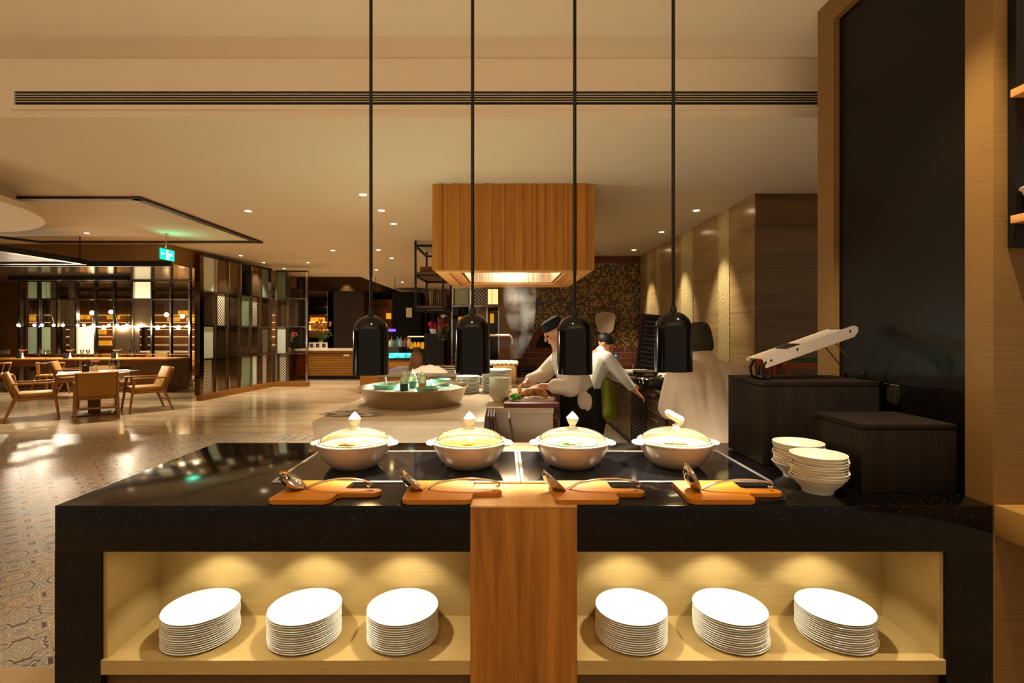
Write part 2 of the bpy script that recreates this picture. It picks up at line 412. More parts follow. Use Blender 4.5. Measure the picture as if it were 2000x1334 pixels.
# ================================================================== SETTING
ZC, ZH = 2.83, 3.2
bm = BM(); add_box(bm, -22, 6, 7.39, 34, -.1, 0); add_box(bm, -22, 6, -6, 2.28, -.1, 0); struct('floor', bm, 'marblefloor')
struct('floor_patchwork', box(-22, 6, 2.28, 7.39, -.1, 0.0), 'patch')
struct('ceiling_kitchen', box(-3.57, 6, 3.2, 34, ZC, ZH-.001), 'ceiling')
struct('ceiling', box(-22, 6, -1.5, 34, ZH, ZH+.1), 'ceiling')
# octagonal wood trim in the hall ceiling
bm = BM(); zt0, zt1 = 3.165, 3.199
def strip(x0, y0, x1, y1, w=.09):
    d = Vector((x1-x0, y1-y0, 0)); L = d.length; a = math.atan2(d.y, d.x)
    add_box(bm, -w/2, L+w/2, -w/2, w/2, zt0, zt1, 0, Matrix.Translation((x0, y0, 0)) @ Matrix.Rotation(a, 4, 'Z'))
strip(-4.67, 6.54, -9.0, 6.54); strip(-4.67, 6.54, -4.67, 9.77, .11); strip(-4.67, 9.77, -8.83, 9.77); strip(-8.83, 9.77, -9.4, 8.9)
strip(-9.4, 8.9, -9.4, 7.2); strip(-9.4, 7.2, -9.0, 6.54)
struct('trim_1', bm, 'trimwood')
# dropped soffit over the dining hall, mirrored underside
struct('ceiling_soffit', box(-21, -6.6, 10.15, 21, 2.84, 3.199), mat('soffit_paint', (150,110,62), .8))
struct('ceiling_mirror', box(-21, -6.62, 10.16, 21, 2.82, 2.839), 'mirrorceil')
struct('trim_2', box(-21, -6.58, 10.08, 10.149, 2.76, 2.86), 'blackmetal')
struct('ceiling_bar', box(-21, -3.9, 16.3, 34, 2.74, 3.199), mat('bar_mirror_ceiling', (70,48,26), .15, .7))
# walls
struct('wall_right', box(2.45, 2.6, 5.0, 9.25, 0, ZC), 'walltile')
struct('wall_side', box(2.451, 5.5, 4.98, 5.1, 0, ZC), 'darktile')
struct('wall_back', box(.24, 2.45, 9.2, 9.35, 0, 2.70), 'mosaic')
bm = BM(); add_box(bm, .24, 2.449, 9.19, 9.2, .55, 1.19); 
struct('wall_back_brick', bm, 'brick')
bm = BM()
for i in range(10): add_box(bm, .25+i*.222, .25+i*.222+.212, 9.185, 9.2, 2.71, 2.825, .003)
struct('trim_3', bm, mat('brick_coping', (110,50,24), .5))
struct('wall_column', box(-.08, .24, 9.0, 9.35, 0, ZC), 'columntile')
struct('wall_far', box(-22, 6, 30, 30.2, 0, 3.2), 'darkwall')
struct('wall_left', box(-22.1, -22, -6, 34, 0, 3.2), 'darkwall')
struct('wall_end', box(5.9, 6.0, 5.2, 34, 0, 3.2), 'darkwall')
# decorative tile columns on the right wall
for (y0, y1, i) in ((5.55, 5.83, 4), (6.62, 7.05, 5), (8.0, 8.2, 6), (8.55, 8.75, 7)):
    struct('trim_%d' % i, box(2.442, 2.45, y0, y1, 0.85, ZC), 'decor')

# gold portal wall on the right
PX = 1.673
struct('wall_portal', box(PX+.03, 2.6, 1.76, 2.72, .0, ZH), 'blackpanel')
bm = BM(); add_box(bm, PX, 2.6, 2.598, 2.73, 0, ZH-.001); add_box(bm, PX, 2.6, 1.75, 1.857, 0, ZH-.001); add_box(bm, PX, 2.6, 1.857, 2.598, 3.08, ZH-.001)
struct('trim_8', bm, 'gold')

# air grille in the bulkhead
gr = thing('air_grille', 'long black linear air grille with four slots in the bulkhead', 'air vent', (0, 3.2, 0))
obj('backing', box(-3.04, 2.3, -.012, -.002, 2.90, 2.985), mat('vent_dark', (14,9,5), .8), gr, False)
bm = BM()
for z in (2.921, 2.9365, 2.952, 2.9675): add_box(bm, -3.04, 2.3, -.02, -.013, z-.0025, z+.0025)
obj('slat', bm, mat('vent_slat', (196,176,140), .5), gr, False)
bm = BM(); add_box(bm, -3.07, 2.3, -.022, -.001, 2.985, 3.0); add_box(bm, -3.07, 2.3, -.022, -.001, 2.872, 2.90); add_box(bm, -3.07, -3.04, -.022, -.001, 2.9, 2.985)
obj('frame', bm, 'ceiling', gr, False)

# large round ceiling drum
dr = thing('ceiling_drum', 'large round white plaster drum lowered from the hall ceiling', 'ceiling drum', (-7.5, 5.3, 2.9))
bm = BM(); add_lathe(bm, [(2.05, 0), (2.05, .07), (1.9, .07)], 96); obj('disc', bm, mat('drum_white', (236,214,184), .8), dr)
bm = BM(); add_lathe(bm, [(1.78, .07), (1.78, .299)], 96); obj('neck', bm, 'ceiling', dr)

# recessed downlights
dl = [(709,380,0,'first the wood hood corner'),(745,411,0,'second out from the wood hood'),(769,437,0,'third along the line beside the wood hood'),(485,412,0,'first the ceiling edge by the trim point'),(650,489,0,'alone between ceiling edge and hood'),
 (739,488,0,'beside the thin lamp rod over the walkway'),(765,504,0,'just past the walkway pair'),(735,527,0,'over the far walkway'),(786,551,0,'beside the hanging shelf frame'),
 (1360,411,0,'first along the tiled wall'),(1292,453,0,'middle one along the tiled wall'),(1238,488,0,'last along the tiled wall'),
 (169,455,1,'inside the brown trim outline'),(470,499,1,'first over the mirrored screen'),(515,513,1,'second over the mirrored screen'),(555,524,1,'third over the mirrored screen'),(602,513,1,'beyond the mirrored screen'),(674,543,1,'far above the slatted counter')]
proto = None
for (px, py, hi, w) in dl:
    z = ZH if hi else ZC
    Y = (z-1.5)*1000/(645-py); X = (px-984)*Y/1000
    if proto is None:
        t = proto = thing('recessed_downlight', '', 'downlight')
        bm = BM(); add_lathe(bm, [(.03, -.002), (.05, -.006), (.055, 0)], 24, None, False, False); obj('rim', bm, 'white', t)
        bm = BM(); add_lathe(bm, [(0, -.003), (.032, -.003)], 20, None, False, False); obj('lens', bm, 'down', t)
    else: t = copy_tree(proto)
    t.location = (X, Y, z); t['label'] = 'small round ceiling spotlight ' + w; t['group'] = 'recessed ceiling spotlights'
    wallw = 'tiled wall' in w
    spot_light('downlight_beam', (X, Y, z-.02), 66 if wallw else (56 if not hi else 85), 62 if wallw else 80, .7, WARM, None, .02)

for k, (X, Y, w) in enumerate(((1.3, 1.5, 'beside the gold portal'), (-.2, 1.2, 'above the middle of the buffet'), (-1.5, 1.4, 'above the open end of the buffet'))):  # out-of-view spotlights added to light the slicer, bowls and counter
    t = copy_tree(proto); t.location = (X, Y, ZH); t['label'] = 'small round added out-of-view spotlight in the upper ceiling ' + w; t['group'] = 'recessed ceiling spotlights'
    spot_light('downlight_beam', (X, Y, ZH-.02), 95 if k == 0 else 22, 50, .7, WARM, None, .02, (math.radians(18), math.radians(-4 if k == 0 else 0), 0))

# ================================================================== BUFFET COUNTER
Y0, Y1, XL, XR, ZT = 1.75, 2.73, -1.535, PX-.001, .9
ct = thing('buffet_counter', 'black speckled stone buffet counter with lit plate niches and central wood panel', 'counter', (0, Y0, 0))
bm = BM()
add_box(bm, XL, -.1145, 0, .98, .742, .9, .002); add_box(bm, .2505, XR, 0, .98, .742, .9, .002)
add_box(bm, -.1145, .2505, .27, .77, .742, .899)
add_box(bm, XL, -1.378, 0, .98, 0, .742); add_box(bm, 1.512, XR, 0, .98, 0, .742)
add_box(bm, -1.378, 1.512, .30, .98, 0, .742)
obj('stone_body', bm, 'blackstone', ct, True)
bm = BM()
for (a, b) in ((-1.378, -.1145), (.2505, 1.512)):
    add_box(bm, a+.014*(a<0), b-.014*(b>1), .276, .288, .371, .738)
    add_box(bm, a, a+.014, .012, .28, .371, .742) if a < 0 else None
    add_box(bm, b-.014, b, .012, .28, .371, .742) if b > 1 else None
obj('niche_lining', bm, 'niche', ct, False)
bm = BM(); add_box(bm, -1.378, -.1145, 0.0, .28, .322, .371, .001); obj('shelf', bm, 'niche', ct, False)
bm = BM(); add_box(bm, .2505, 1.512, 0.0, .28, .322, .371, .001); obj('shelf', bm, 'niche', ct, False)
bm = BM(); add_box(bm, -1.378, -.1145, .03, .05, 0, .321); add_box(bm, .2505, 1.512, .03, .05, 0, .321); obj('kick_panel', bm, mat('bronze_kick', (90,60,24), .5), ct, False)
obj('wood_panel', box(-.114, .25, -.006, .269, 0, .893, .001), 'oakfront', ct)
bm = BM(); add_box(bm, -.114, .25, -.006, .252, .894, .901, .0008); obj('wood_inlay', bm, 'oaktop', ct); obj('wood_inlay', box(-.114, .25, .768, .98, .85, .901), 'oaktop', ct)
for x in (-1.10, -.735, -.375, .47, .835, 1.21):
    spot_light('niche_light', (x, .13, .738), 2.9, 105, .4, (1.0, .92, .72), ct, .012)
    bm = BM(); add_lathe(bm, [(0, .7405), (.018, .7405), (.02, .7419)], 16, Matrix.Translation((x, .13, 0)), False, False); obj('niche_lens', bm, 'down', ct)

# induction hobs
def hob(x0, x1, label):
    t = thing('induction_hob', label, 'hob', ((x0+x1)/2, 2.26, .901), 0, 'induction hobs')
    w = (x1-x0)/2
    bm = BM(); add_box(bm, -w+.012, w-.012, -.248, .248, 0, .006); obj('glass_top', bm, 'hobglass', t, False)
    bm = BM(); add_box(bm, -w, w, -.26, -.248, 0, .008, .001); add_box(bm, -w, w, .248, .26, 0, .008, .001)
    add_box(bm, -w, -w+.012, -.248, .248, 0, .008); add_box(bm, w-.012, w, -.248, .248, 0, .008); obj('frame', bm, 'hobframe', t, False)
    return t
hob(-.908, .064, 'black glass induction hob under the broth pot and curry pot')
hob(.068, 1.052, 'black glass induction hob under the pale soup and grain soup pots')
ZHB = .9075

# casseroles with glass lids
def pot(px, Y, liquid, label, tilt=False, bits=None):
    X = (px-984)*Y/F
    t = thing('soup_pot', label, 'pot', (X, Y, ZHB), 0, 'soup pots with glass lids')
    bm = BM(); prof = [(0, .004), (.085, .004), (.09, 0), (.1, .006), (.13, .035), (.152, .075), (.158, .1), (.164, .104), (.163, .109), (.155, .109), (.15, .1), (.143, .075), (.12, .035), (.09, .012), (0, .01)]
    add_lathe(bm, prof, 56); obj('bowl', bm, 'potgrey', t)
    for s in (-1, 1):
        bm = BM(); pts = [(s*(.152+.03*math.sin(a)), .045*math.cos(a), .098) for a in [PI*k/10 for k in range(11)]]
        add_tube(bm, pts, .0085, 10, True, .7); add_box(bm, min(s*.15, s*.172), max(s*.15, s*.172), -.035, .035, .094, .102, .003)
        obj('handle', bm, 'white', t)
    bm = BM(); add_lathe(bm, [(0, .088), (.145, .088)], 40, None, False, False)
    lq = obj('soup', bm, liquid, t)
    if bits:
        bm = BM()
        for k in range(14):
            a, r = random.uniform(0, 2*PI), random.uniform(.03, .12)
            add_ball(bm, (r*math.cos(a), r*math.sin(a), .09), (random.uniform(.008, .02), random.uniform(.006, .014), .005), 8)
        obj('soup_garnish', bm, bits, t)
    bm = BM(); R = .146
    out = [(R*math.sin(a), .110+.052*math.cos(a)) for a in [PI/2*(1-k/10) for k in range(11)]]
    inn = [(max(r-.003, 0), z-.0035) for r, z in out][::-1]
    add_lathe(bm, out+inn, 56, None, False, False); ld = obj('lid', bm, 'lidglass', t)
    bm = BM(); ring = [(R+.001+.004*math.cos(a), .1125+.0035*math.sin(a)) for a in [2*PI*k/8 for k in range(9)]]
    add_lathe(bm, ring, 56, None, False, False); obj('lid_rim', bm, 'lidrim', ld)
    bm = BM(); add_lathe(bm, [(0, .158), (.021, .160), (.02, .166), (.012, .172), (.013, .178), (0, .178)], 20)
    if not tilt:
        add_lathe(bm, [(0, .176), (.016, .178), (.026, .196), (.027, .206), (.014, .222), (0, .236)], 7)
    else:
        add_capsule(bm, (-.03, 0, .226), (.02, 0, .196), .016, .019); add_tube(bm, [(.005, 0, .172), (.022, 0, .185), (.024, 0, .196)], .012)
    obj('knob', bm, 'white', ld)
    return t
soup = [mat('brown_broth', (190,150,90), .15), mat('yellow_curry', (230,170,30), .2), mat('pale_soup', (236,214,170), .2), mat('grain_soup', (226,204,130), .3)]
g = G(soup[3]); nz = g.noise(g.coord('Object'), 90, 2); g.base(g.ramp(nz, [(.42, (90,66,20)), (.52, (232,214,140))]))
pot(693, 2.245, soup[0], 'grey soup pot with brown broth under its glass lid', False, 'meat')
pot(917, 2.25, soup[1], 'grey soup pot with yellow curry under its glass lid', False, 'carrot')
pot(1118, 2.255, soup[2], 'grey soup pot with pale soup and green bits near lid rim', False, 'leaf')
pot(1319, 2.26, soup[3], 'grey soup pot with speckled grain soup and slanted lid knob', True)

# heat lamps
for (px, Y, yb, w, lab) in ((724.5, 2.27, 731, .0785, 'glossy dark dome heat lamp hanging over the broth pot'), (923, 2.27, 728, .0775, 'glossy dark dome heat lamp hanging over the yellow curry pot'),
        (1122.5, 2.27, 730, .0785, 'glossy dark dome heat lamp in front of the bending cook'), (1315, 2.24, 725, .0805, 'glossy dark dome heat lamp hanging over the speckled grain soup')):
    p = at(px, yb, Y)
    t = thing('heat_lamp', lab, 'heat lamp', p, 0, 'dome heat lamps over the soup pots')
    r = w; H = .262
    out = [(r, 0)] + [(r*.985, H*.35)] + [(r*.97, H-r*.95)] + [(r*.97*math.cos(a), H-r*.95 + r*.95*math.sin(a)) for a in [PI/2*k/12 for k in range(1, 12)]] + [(.012, H)]
    inn = [(max(x-.003, .01), max(z-.003, 0)) for x, z in out][::-1]
    bm = BM(); add_lathe(bm, out, 48, None, False, False); sh = obj('lamp_shade', bm, 'lampblack', t)
    bm = BM(); add_lathe(bm, inn, 48, None, False, False); obj('reflector', bm, 'lampin', sh)
    bm = BM(); add_lathe(bm, [(.0, H-.004), (.016, H-.003), (.012, H+.02), (.0075, H+.024), (.006, H+.17), (.008, H+.175)], 20); add_tube(bm, [(0, 0, H+.17), (0, 0, ZH-p.z-.002)], .0078, 12)
    add_lathe(bm, [(.05, ZH-p.z-.02), (.05, ZH-p.z-.002)], 24); obj('rod', bm, 'blackmetal', t)
    bm = BM(); add_lathe(bm, [(0, .04), (.03, .045), (.04, .07), (.03, .12), (.014, .15), (.014, .17)], 20); obj('bulb', bm, 'bulb', t)
    spot_light('heat_beam', (0, 0, .03), 40, 96, .55, (1.0, .86, .64), t, .03)

# cutting boards with ladles
def cutting_board(x0, x1, y0, y1, hx, hy0, hy1, skew, label):
    t = thing('cutting_board', label, 'cutting board', (x0, y0, .9085 if y0 > 1.9 else .9015), 0, 'small boards under the ladles')
    w, d, hl = x1-x0, y1-y0, hx-x1; r = .02
    def arc(cx, cy_, rr, a0, a1, n=5): return [(cx+rr*math.cos(a0+(a1-a0)*k/n), cy_+rr*math.sin(a0+(a1-a0)*k/n)) for k in range(n+1)]
    h0, h1 = hy0-y0, hy1-y0; hr = (h1-h0)/2
    o = arc(r, r, r, PI, 1.5*PI) + arc(w-r, r, r, 1.5*PI, 2*PI) + arc(w+.012, h0-.012, .012, PI, PI/2) + arc(w+hl-hr, h0+hr, hr, -PI/2, PI/2, 8) + arc(w+.012, h1+.012, .012, -PI/2, -PI) + arc(w-r, d-r, r, 0, PI/2) + arc(r, d-r, r, PI/2, PI)
    o = [(x+skew*y, y) for x, y in o]
    bm = BM(); add_prism(bm, o, 0, .016)
    es = [e for e in bm.edges if abs(e.verts[0].co.z-e.verts[1].co.z) < 1e-6]
    bmesh.ops.bevel(bm, geom=es, offset=.002, segments=2, affect='EDGES')
    obj('board', bm, 'board', t)
    bm = BM(); add_lathe(bm, [(0, .0163), (.006, .0163)], 14, Matrix.Translation((w+hl-hr*1.1+skew*(h0+hr), h0+hr, 0)), False, False); obj('hanging_hole', bm, 'darkwall', t)
cutting_board(-.815, -.60, 1.757, 1.985, -.455, 1.83, 1.885, .10, 'orange wooden paddle board at the end by the green sign reflection')
cutting_board(-.352, -.11, 1.757, 1.985, -.005, 1.83, 1.885, -.02, 'orange wooden paddle board overlapping the wood inlay edge, handle on inlay')
cutting_board(.178, .40, 1.757, 1.985, .512, 1.83, 1.885, -.02, 'orange wooden paddle board starting on the inlay, handle over black stone')
cutting_board(.638, .87, 1.757, 1.985, 1.0, 1.83, 1.885, .05, 'orange wooden paddle board beside the white bowl stacks')
def ladle(bx, by, bz, rot, hx, label, r=.053):
    t = thing('soup_ladle', label, 'ladle', (bx, by, bz), 0, 'steel ladles on the boards')
    mt = Euler(rot).to_matrix().to_4x4()
    prof = [(r*math.sin(a), -r*.55*math.cos(a)) for a in [PI/2*k/9 for k in range(10)]]
    prof2 = [(max(x-.0015, 0), z+.0015) for x, z in prof][::-1]
    bm = BM(); add_lathe(bm, prof+[(r+.002, .001)]+prof2, 36, mt, False, False); obj('ladle_bowl', bm, 'chrome', t)
    s = mt @ Vector((r, 0, -.002)); L = hx-bx
    zb = .934-bz
    pts = [s, s+Vector((.012, -.002, .004)), (s.x+.05, s.y-.004, zb+.006)]
    for k in range(1, 9):
        u = k/8; pts.append((s.x+.05+(L-.05-s.x)*u, s.y-.004+.0*u, zb+.006+.017*math.sin(PI*u*.9)))
    e = Vector(pts[-1]); pts += [e+Vector((.008, 0, -.004)), e+Vector((.009, 0, -.014)), e+Vector((.002, 0, -.019)), e+Vector((-.005, 0, -.014))]
    bm = BM(); add_tube(bm, pts, [.0062]*3+[.0056]*(len(pts)-3), 8, True, .75); obj('handle', bm, 'chrome', t)
ladle(-.775, 1.88, .951, (math.radians(-8), math.radians(36), 0), -.495, 'steel ladle resting on the board under the broth pot')
ladle(-.335, 1.88, .950, (math.radians(-12), math.radians(42), 0), -.025, 'steel ladle resting on the board before the curry pot')
ladle(.185, 1.88, .950, (math.radians(-12), math.radians(44), 0), .49, 'steel ladle whose bowl overhangs the wood inlay')
ladle(.69, 1.87, .966, (math.radians(0), math.radians(66), 0), .97, 'steel ladle standing steeply on the board next to the bowls')

# plates on the lit shelf
me_bm = BM(); add_lathe(me_bm, [(0, 0), (.07, 0), (.075, .002), (.118, .0062), (.128, .0088), (.1295, .0098), (.128, .0108), (.117, .0085), (.09, .0062), (0, .0058)], 72)
pl0 = obj('dinner_plate', me_bm, 'whiteplate'); first = True
stk = [(-1.118, 'at niche end below broth pot'), (-.735, 'in mid niche below broth pot'), (-.373, 'by wood panel below curry pot'), (.47, 'by wood panel below pale soup'), (.835, 'in mid niche below grain soup'), (1.222, 'at niche end below white bowls')]
names = ['first', 'second', 'third', 'fourth', 'fifth', 'sixth']
for s, (x, w) in enumerate(stk):
    nP = 14
    for k in range(nP):
        o = pl0 if first else pl0.copy()
        if not first: COL.objects.link(o)
        first = False
        wob = random.uniform(-.0015, .0015)
        sh = (.006 if (s >= 4 and k < 2) else 0)
        o.location = (x+wob+sh, Y0+.142+random.uniform(-.001, .001), .371+k*.0078)
        tag(o, 'round plate, %s of stack %s' % (ORD[nP-1-k], w), 'plate', 'white plates in the %s stack of the shelf' % names[s])

# bowl stacks on the counter
me_bm = BM(); add_lathe(me_bm, [(0, .002), (.046, .002), (.048, 0), (.051, 0), (.055, .012), (.082, .040), (.0905, .055), (.0955, .057), (.0955, .059), (.089, .058), (.079, .042), (.05, .012), (0, .008)], 56)
b0 = obj('soup_bowl', me_bm, 'cream'); first = True
for (x, y, nB, w, gname) in ((1.172, 1.905, 9, 'front bowl stack by the counter edge', 'cream bowls in the front stack'), (1.212, 2.105, 9, 'bowl stack behind, against the black crate', 'cream bowls in the rear stack')):
    for k in range(nB):
        o = b0 if first else b0.copy()
        if not first: COL.objects.link(o)
        first = False
        o.location = (x+.0035*math.sin(k*1.7+x*9), y+.002*math.cos(k*2.1), .9005+k*.0103)
        o.rotation_euler = (0, .012*math.sin(k*2.3), 0)
        tag(o, 'cream bowl, %s of the %s' % (ORD[nB-1-k], w), 'bowl', gname)

# black wooden crates
def crate(x0, x1, y0, y1, z0, z1, label):
    t = thing('black_display_box', label, 'display box', ((x0+x1)/2, (y0+y1)/2, z0)); w, d, h = (x1-x0)/2, (y1-y0)/2, z1-z0
    obj('box_body', box(-w, w, -d, d, 0, h-.022, .003), 'blackwood', t)
    obj('lid_board', box(-w-.001, w+.001, -d-.001, d+.001, h-.020, h, .003), 'blackwood', t)
crate(1.148, 1.668, 2.275, 2.62, .901, 1.272, 'tall black stained wooden box carrying the steel slicer')
crate(1.318, 1.668, 1.885, 2.18, .901, 1.154, 'lower black stained wooden box in front, beside the bowls')

# mandoline slicer
M['slicer'] = mat('satin_slicer_steel', (226,208,188), .3, .65)
t = thing('mandoline_slicer', 'tilted stainless steel mandoline slicer standing on the tall black box', 'slicer', (1.18, 2.40, 1.272))
A = math.radians(19.5)
mt = Matrix.Translation((.01, 0, .075)) @ Matrix.Rotation(-A, 4, 'Y')
bm = BM(); add_box(bm, 0, .40, -.055, .055, .02, .024, 0, mt); obj('slicing_bed', bm, 'slicer', t)
for s in (-1, 1):
    bm = BM(); o = [(0, -.022), (.43, -.022), (.455, -.004), (.46, .014), (.445, .028), (0, .028)] if s < 0 else [(-.02, .012), (.40, .012), (.40, .028), (-.02, .028)]
    add_prism(bm, [(x, z) for x, z in o], -.002, .002, mt @ Matrix.Translation((0, s*.058, 0)) @ Matrix.Rotation(PI/2, 4, 'X'))
    rail = obj('side_rail', bm, 'slicer', t)
    if s < 0:
        bm = BM()
        for (x, z, r) in ((.035, .004, .005), (.165, .012, .005), (.42, .01, .004)):
            add_lathe(bm, [(0, .002), (r, .002), (r, 0)], 12, mt @ Matrix.Translation((x, -.0605, z)) @ Matrix.Rotation(PI/2, 4, 'X'), False, False)
        obj('rivet', bm, 'blackmetal', rail)
bm = BM(); add_box(bm, .13, .19, -.052, .052, .025, .029, 0, mt @ Matrix.Rotation(.0, 4, 'Z')); obj('blade', bm, 'blackmetal', t)
bm = BM()
e0 = mt @ Vector((.34, -.05, -.01)); e1 = mt @ Vector((.34, .05, -.01))
add_tube(bm, [e0+Vector((-.035, 0, .012)), e0, (.46, -.06, .03), (.462, -.06, .02)], .0028, 8); add_tube(bm, [e1+Vector((-.035, 0, .012)), e1, (.46, .06, .03), (.462, .06, .02)], .0028, 8)
add_tube(bm, [e0, e1], .0028, 8); obj('support_rod', bm, 'chrome', t)
for s in (-1, 1):
    bm = BM(); add_capsule(bm, (.463, s*.06, .008), (.458, s*.06, .03), .007, .006); obj('rubber_foot', bm, 'blackmetal', t)
bm = BM(); add_tube(bm, [(.02, -.055, .085), (.0, -.055, .05), (.008, -.055, .012), (.03, -.055, .008), (.045, -.055, .03), (.05, -.055, .06)], .007, 8)
add_tube(bm, [(.02, .055, .085), (.0, .055, .05), (.008, .055, .012), (.03, .055, .008), (.045, .055, .03), (.05, .055, .06)], .007, 8); add_tube(bm, [(.018, -.055, .01), (.018, .055, .01)], .006, 8)
obj('front_foot', bm, 'blackmetal', t)

# socket on portal
t = thing('wall_socket', 'small chrome framed power socket on the black panel', 'socket', (PX+.029, 2.235, 1.22))
bm = BM(); add_box(bm, -.012, 0, -.043, .043, -.045, .045, .003); obj('frame_plate', bm, 'chrome', t)
obj('socket_face', box(-.016, -.0125, -.03, .02, -.033, .033), mat('socket_dark', (40,36,26), .4), t)

# right shelving on the gold wall
t = thing('wall_shelf_unit', 'dark wall shelf unit with two pale wooden boards on the gold wall', 'shelf unit', (1.72, 1.749, 1.78))
obj('back_panel', box(.025, .8, -.012, -.001, 0, 1.41), mat('shelf_back', (36,18,10), .5), t, False)
obj('upright', box(0, .025, -.03, -.001, 0, 1.41), 'blackmetal', t, False)
for z in (.078, .50):
    obj('shelf_board', box(-.02, .8, -.62, -.031, z, z+.026, .001), wood('pale_shelf_oak', (222,160,92), (196,130,62), 'X'), t)
b = b0.copy(); COL.objects.link(b); b.location = (1.775, 1.63, 1.8845); b.scale = (1, 1, 1.4); tag(b, 'white bowl standing on the lower pale shelf at the edge', 'bowl'); b['group'] = ''
del b['group']
t = thing('gold_ledge', 'deep gold panelled ledge projecting from wall beside the counter', 'ledge', (1.675, 1.749, .8))
obj('ledge_body', box(0, .8, -.6, -.001, 0, .105, .001), 'olive', t)

# ================================================================== MARBLE ISLAND
t = thing('marble_island', 'cream marble kitchen island carrying the round steel ice basin', 'island', (0, 0, 0))
bm = BM(); add_box(bm, -1.26, -.13, 3.37, 5.3, .86, .9, .002); add_box(bm, -.129, .385, 3.95, 5.3, .86, .9, .002); obj('worktop', bm, 'whitemarble', t)
bm = BM(); add_box(bm, -1.255, -.135, 3.375, 5.29, 0, .86); add_box(bm, -.135, .38, 3.955, 5.29, 0, .86); obj('base', bm, 'whitemarble', t)
obj('brick_end', box(.386, .44, 4.1, 5.2, 0, .84), 'brick', t, False)
# ice basin
t = thing('ice_basin', 'round brushed steel basin of ice on the marble island', 'basin', (-.735, 4.2, .901))
bm = BM(); add_lathe(bm, [(0, .004), (.36, .004), (.375, 0), (.40, .05), (.425, .12), (.44, .14), (.442, .144), (.436, .146), (.42, .135), (.39, .08), (0, .075)], 72); obj('basin_shell', bm, 'steel', t)
bm = BM(); add_lathe(bm, [(0, .132), (.2, .13), (.36, .124), (.414, .115)], 48, None, False, False)
for v in bm.verts: v.co.z += random.uniform(-.008, .012)
ic = obj('ice_bed', bm, 'ice', t); ic['kind'] = 'stuff'
l = bpy.data.lights.new('ice_fill', 'POINT'); l.energy = 4; l.color = (.6, 1.0, .85); l.shadow_soft_size = .05  # bare point light added to brighten the ice
lo = bpy.data.objects.new('ice_fill', l); COL.objects.link(lo); lo.parent = t; lo.location = (0, .1, .22)
def squeeze(x, y, colr, label, s=1.0):
    t = thing('sauce_bottle', label, 'squeeze bottle', (x, y, 1.0), 0, 'sauce bottles in the ice basin')
    bm = BM(); add_lathe(bm, [(0, 0), (.031*s, 0), (.033*s, .004), (.033*s, .085*s)], 24); obj('sauce', bm, colr, t)
    bm = BM(); add_lathe(bm, [(.033*s, .085*s), (.033*s, .115*s), (.024*s, .135*s), (.012*s, .145*s), (.006*s, .185*s), (0, .19*s)], 24); obj('cap', bm, mat('bottle_cap', (214,214,160), .3, trans=.3), t)
    bm = BM(); add_tube(bm, [(.01*s, 0, .14*s), (.03*s, 0, .165*s), (.045*s, 0, .155*s), (.05*s, 0, .13*s), (.04*s, 0, .115*s)], .003*s, 6); obj('cap_strap', bm, 'white', t)
squeeze(-.775, 3.98, mat('dark_sauce', (40,66,52), .2), 'squeeze bottle of dark green sauce standing in the ice')
squeeze(-.74, 4.16, mat('teal_sauce', (80,130,116), .2), 'squeeze bottle of pale teal dressing behind the dark sauce')
squeeze(-.64, 4.02, mat('orange_sauce', (236,130,20), .2), 'squeeze bottle of orange sauce standing in the ice')
def ice_tray(x, y, r, label):
    t = thing('dip_bowl', label, 'bowl', (x, y, 1.005)); bm = BM()
    add_lathe(bm, [(0, .004), (r*.7, 0), (r, .06), (r-.004, .062), (r*.68, .008), (0, .008)], 32); obj('bowl_body', bm, 'mint', t)
    bm = BM(); add_lathe(bm, [(0, .045), (r*.88, .045)], 24, None, False, False); obj('dip', bm, mat('herb_dip', (60,66,40), .4), t); return t
d1_ = ice_tray(-.95, 4.12, .105, 'mint green dip bowl with a spoon in the ice, away from the bottles')
bm = BM(); add_tube(bm, [(0, 0, .04), (0, -.01, .12)], .006, 8); obj('spoon', bm, 'cream', d1_)
ice_tray(-.62, 4.33, .07, 'small mint green dip bowl behind the orange sauce')
d2_ = ice_tray(-.53, 4.3, .09, 'mint green pail shaped dip bowl near the tongs'); d2_.scale = (1, 1, 1.4)
d3_ = ice_tray(-.58, 3.9, .09, 'shallow dip bowl at the front edge of the ice')
for k, (y, lb) in enumerate(((4.08, 'front serving tongs lying over the basin rim'), (4.17, 'rear serving tongs lying over the basin rim'))):
    t = thing('serving_tongs', lb, 'tongs', (-.5, y, 1.06), 0, 'serving tongs on the basin')
    for s in (-1, 1):
        bm = BM(); add_tube(bm, [(-.09, s*.02, -.01), (0, s*.022, .012), (.1, s*.014, .026), (.2, s*.006, .04), (.235, 0, .045)], .006, 8, True, .4); obj('tong_arm', bm, 'steel', t)
# folded cloth on island corner
bm = BM(); nx, ny = 14, 8
vs = [[bm.verts.new((-.21+.42*i/nx + .03*math.sin(j*2), -.07+.14*j/ny + .02*math.sin(i), .004+.028*math.sin(PI*i/nx)*math.sin(PI*j/ny)*(.8+.3*math.sin(i*1.9+j)))) for i in range(nx+1)] for j in range(ny+1)]
for j in range(ny):
    for i in range(nx): bm.faces.new((vs[j][i], vs[j][i+1], vs[j+1][i+1], vs[j+1][i]))
bmesh.ops.solidify(bm, geom=bm.faces, thickness=.003)
tag(obj('kitchen_towel', bm, 'cloth', None, True, (-1.08, 3.62, .903)), 'folded white towel at the near corner of the marble island', 'towel')

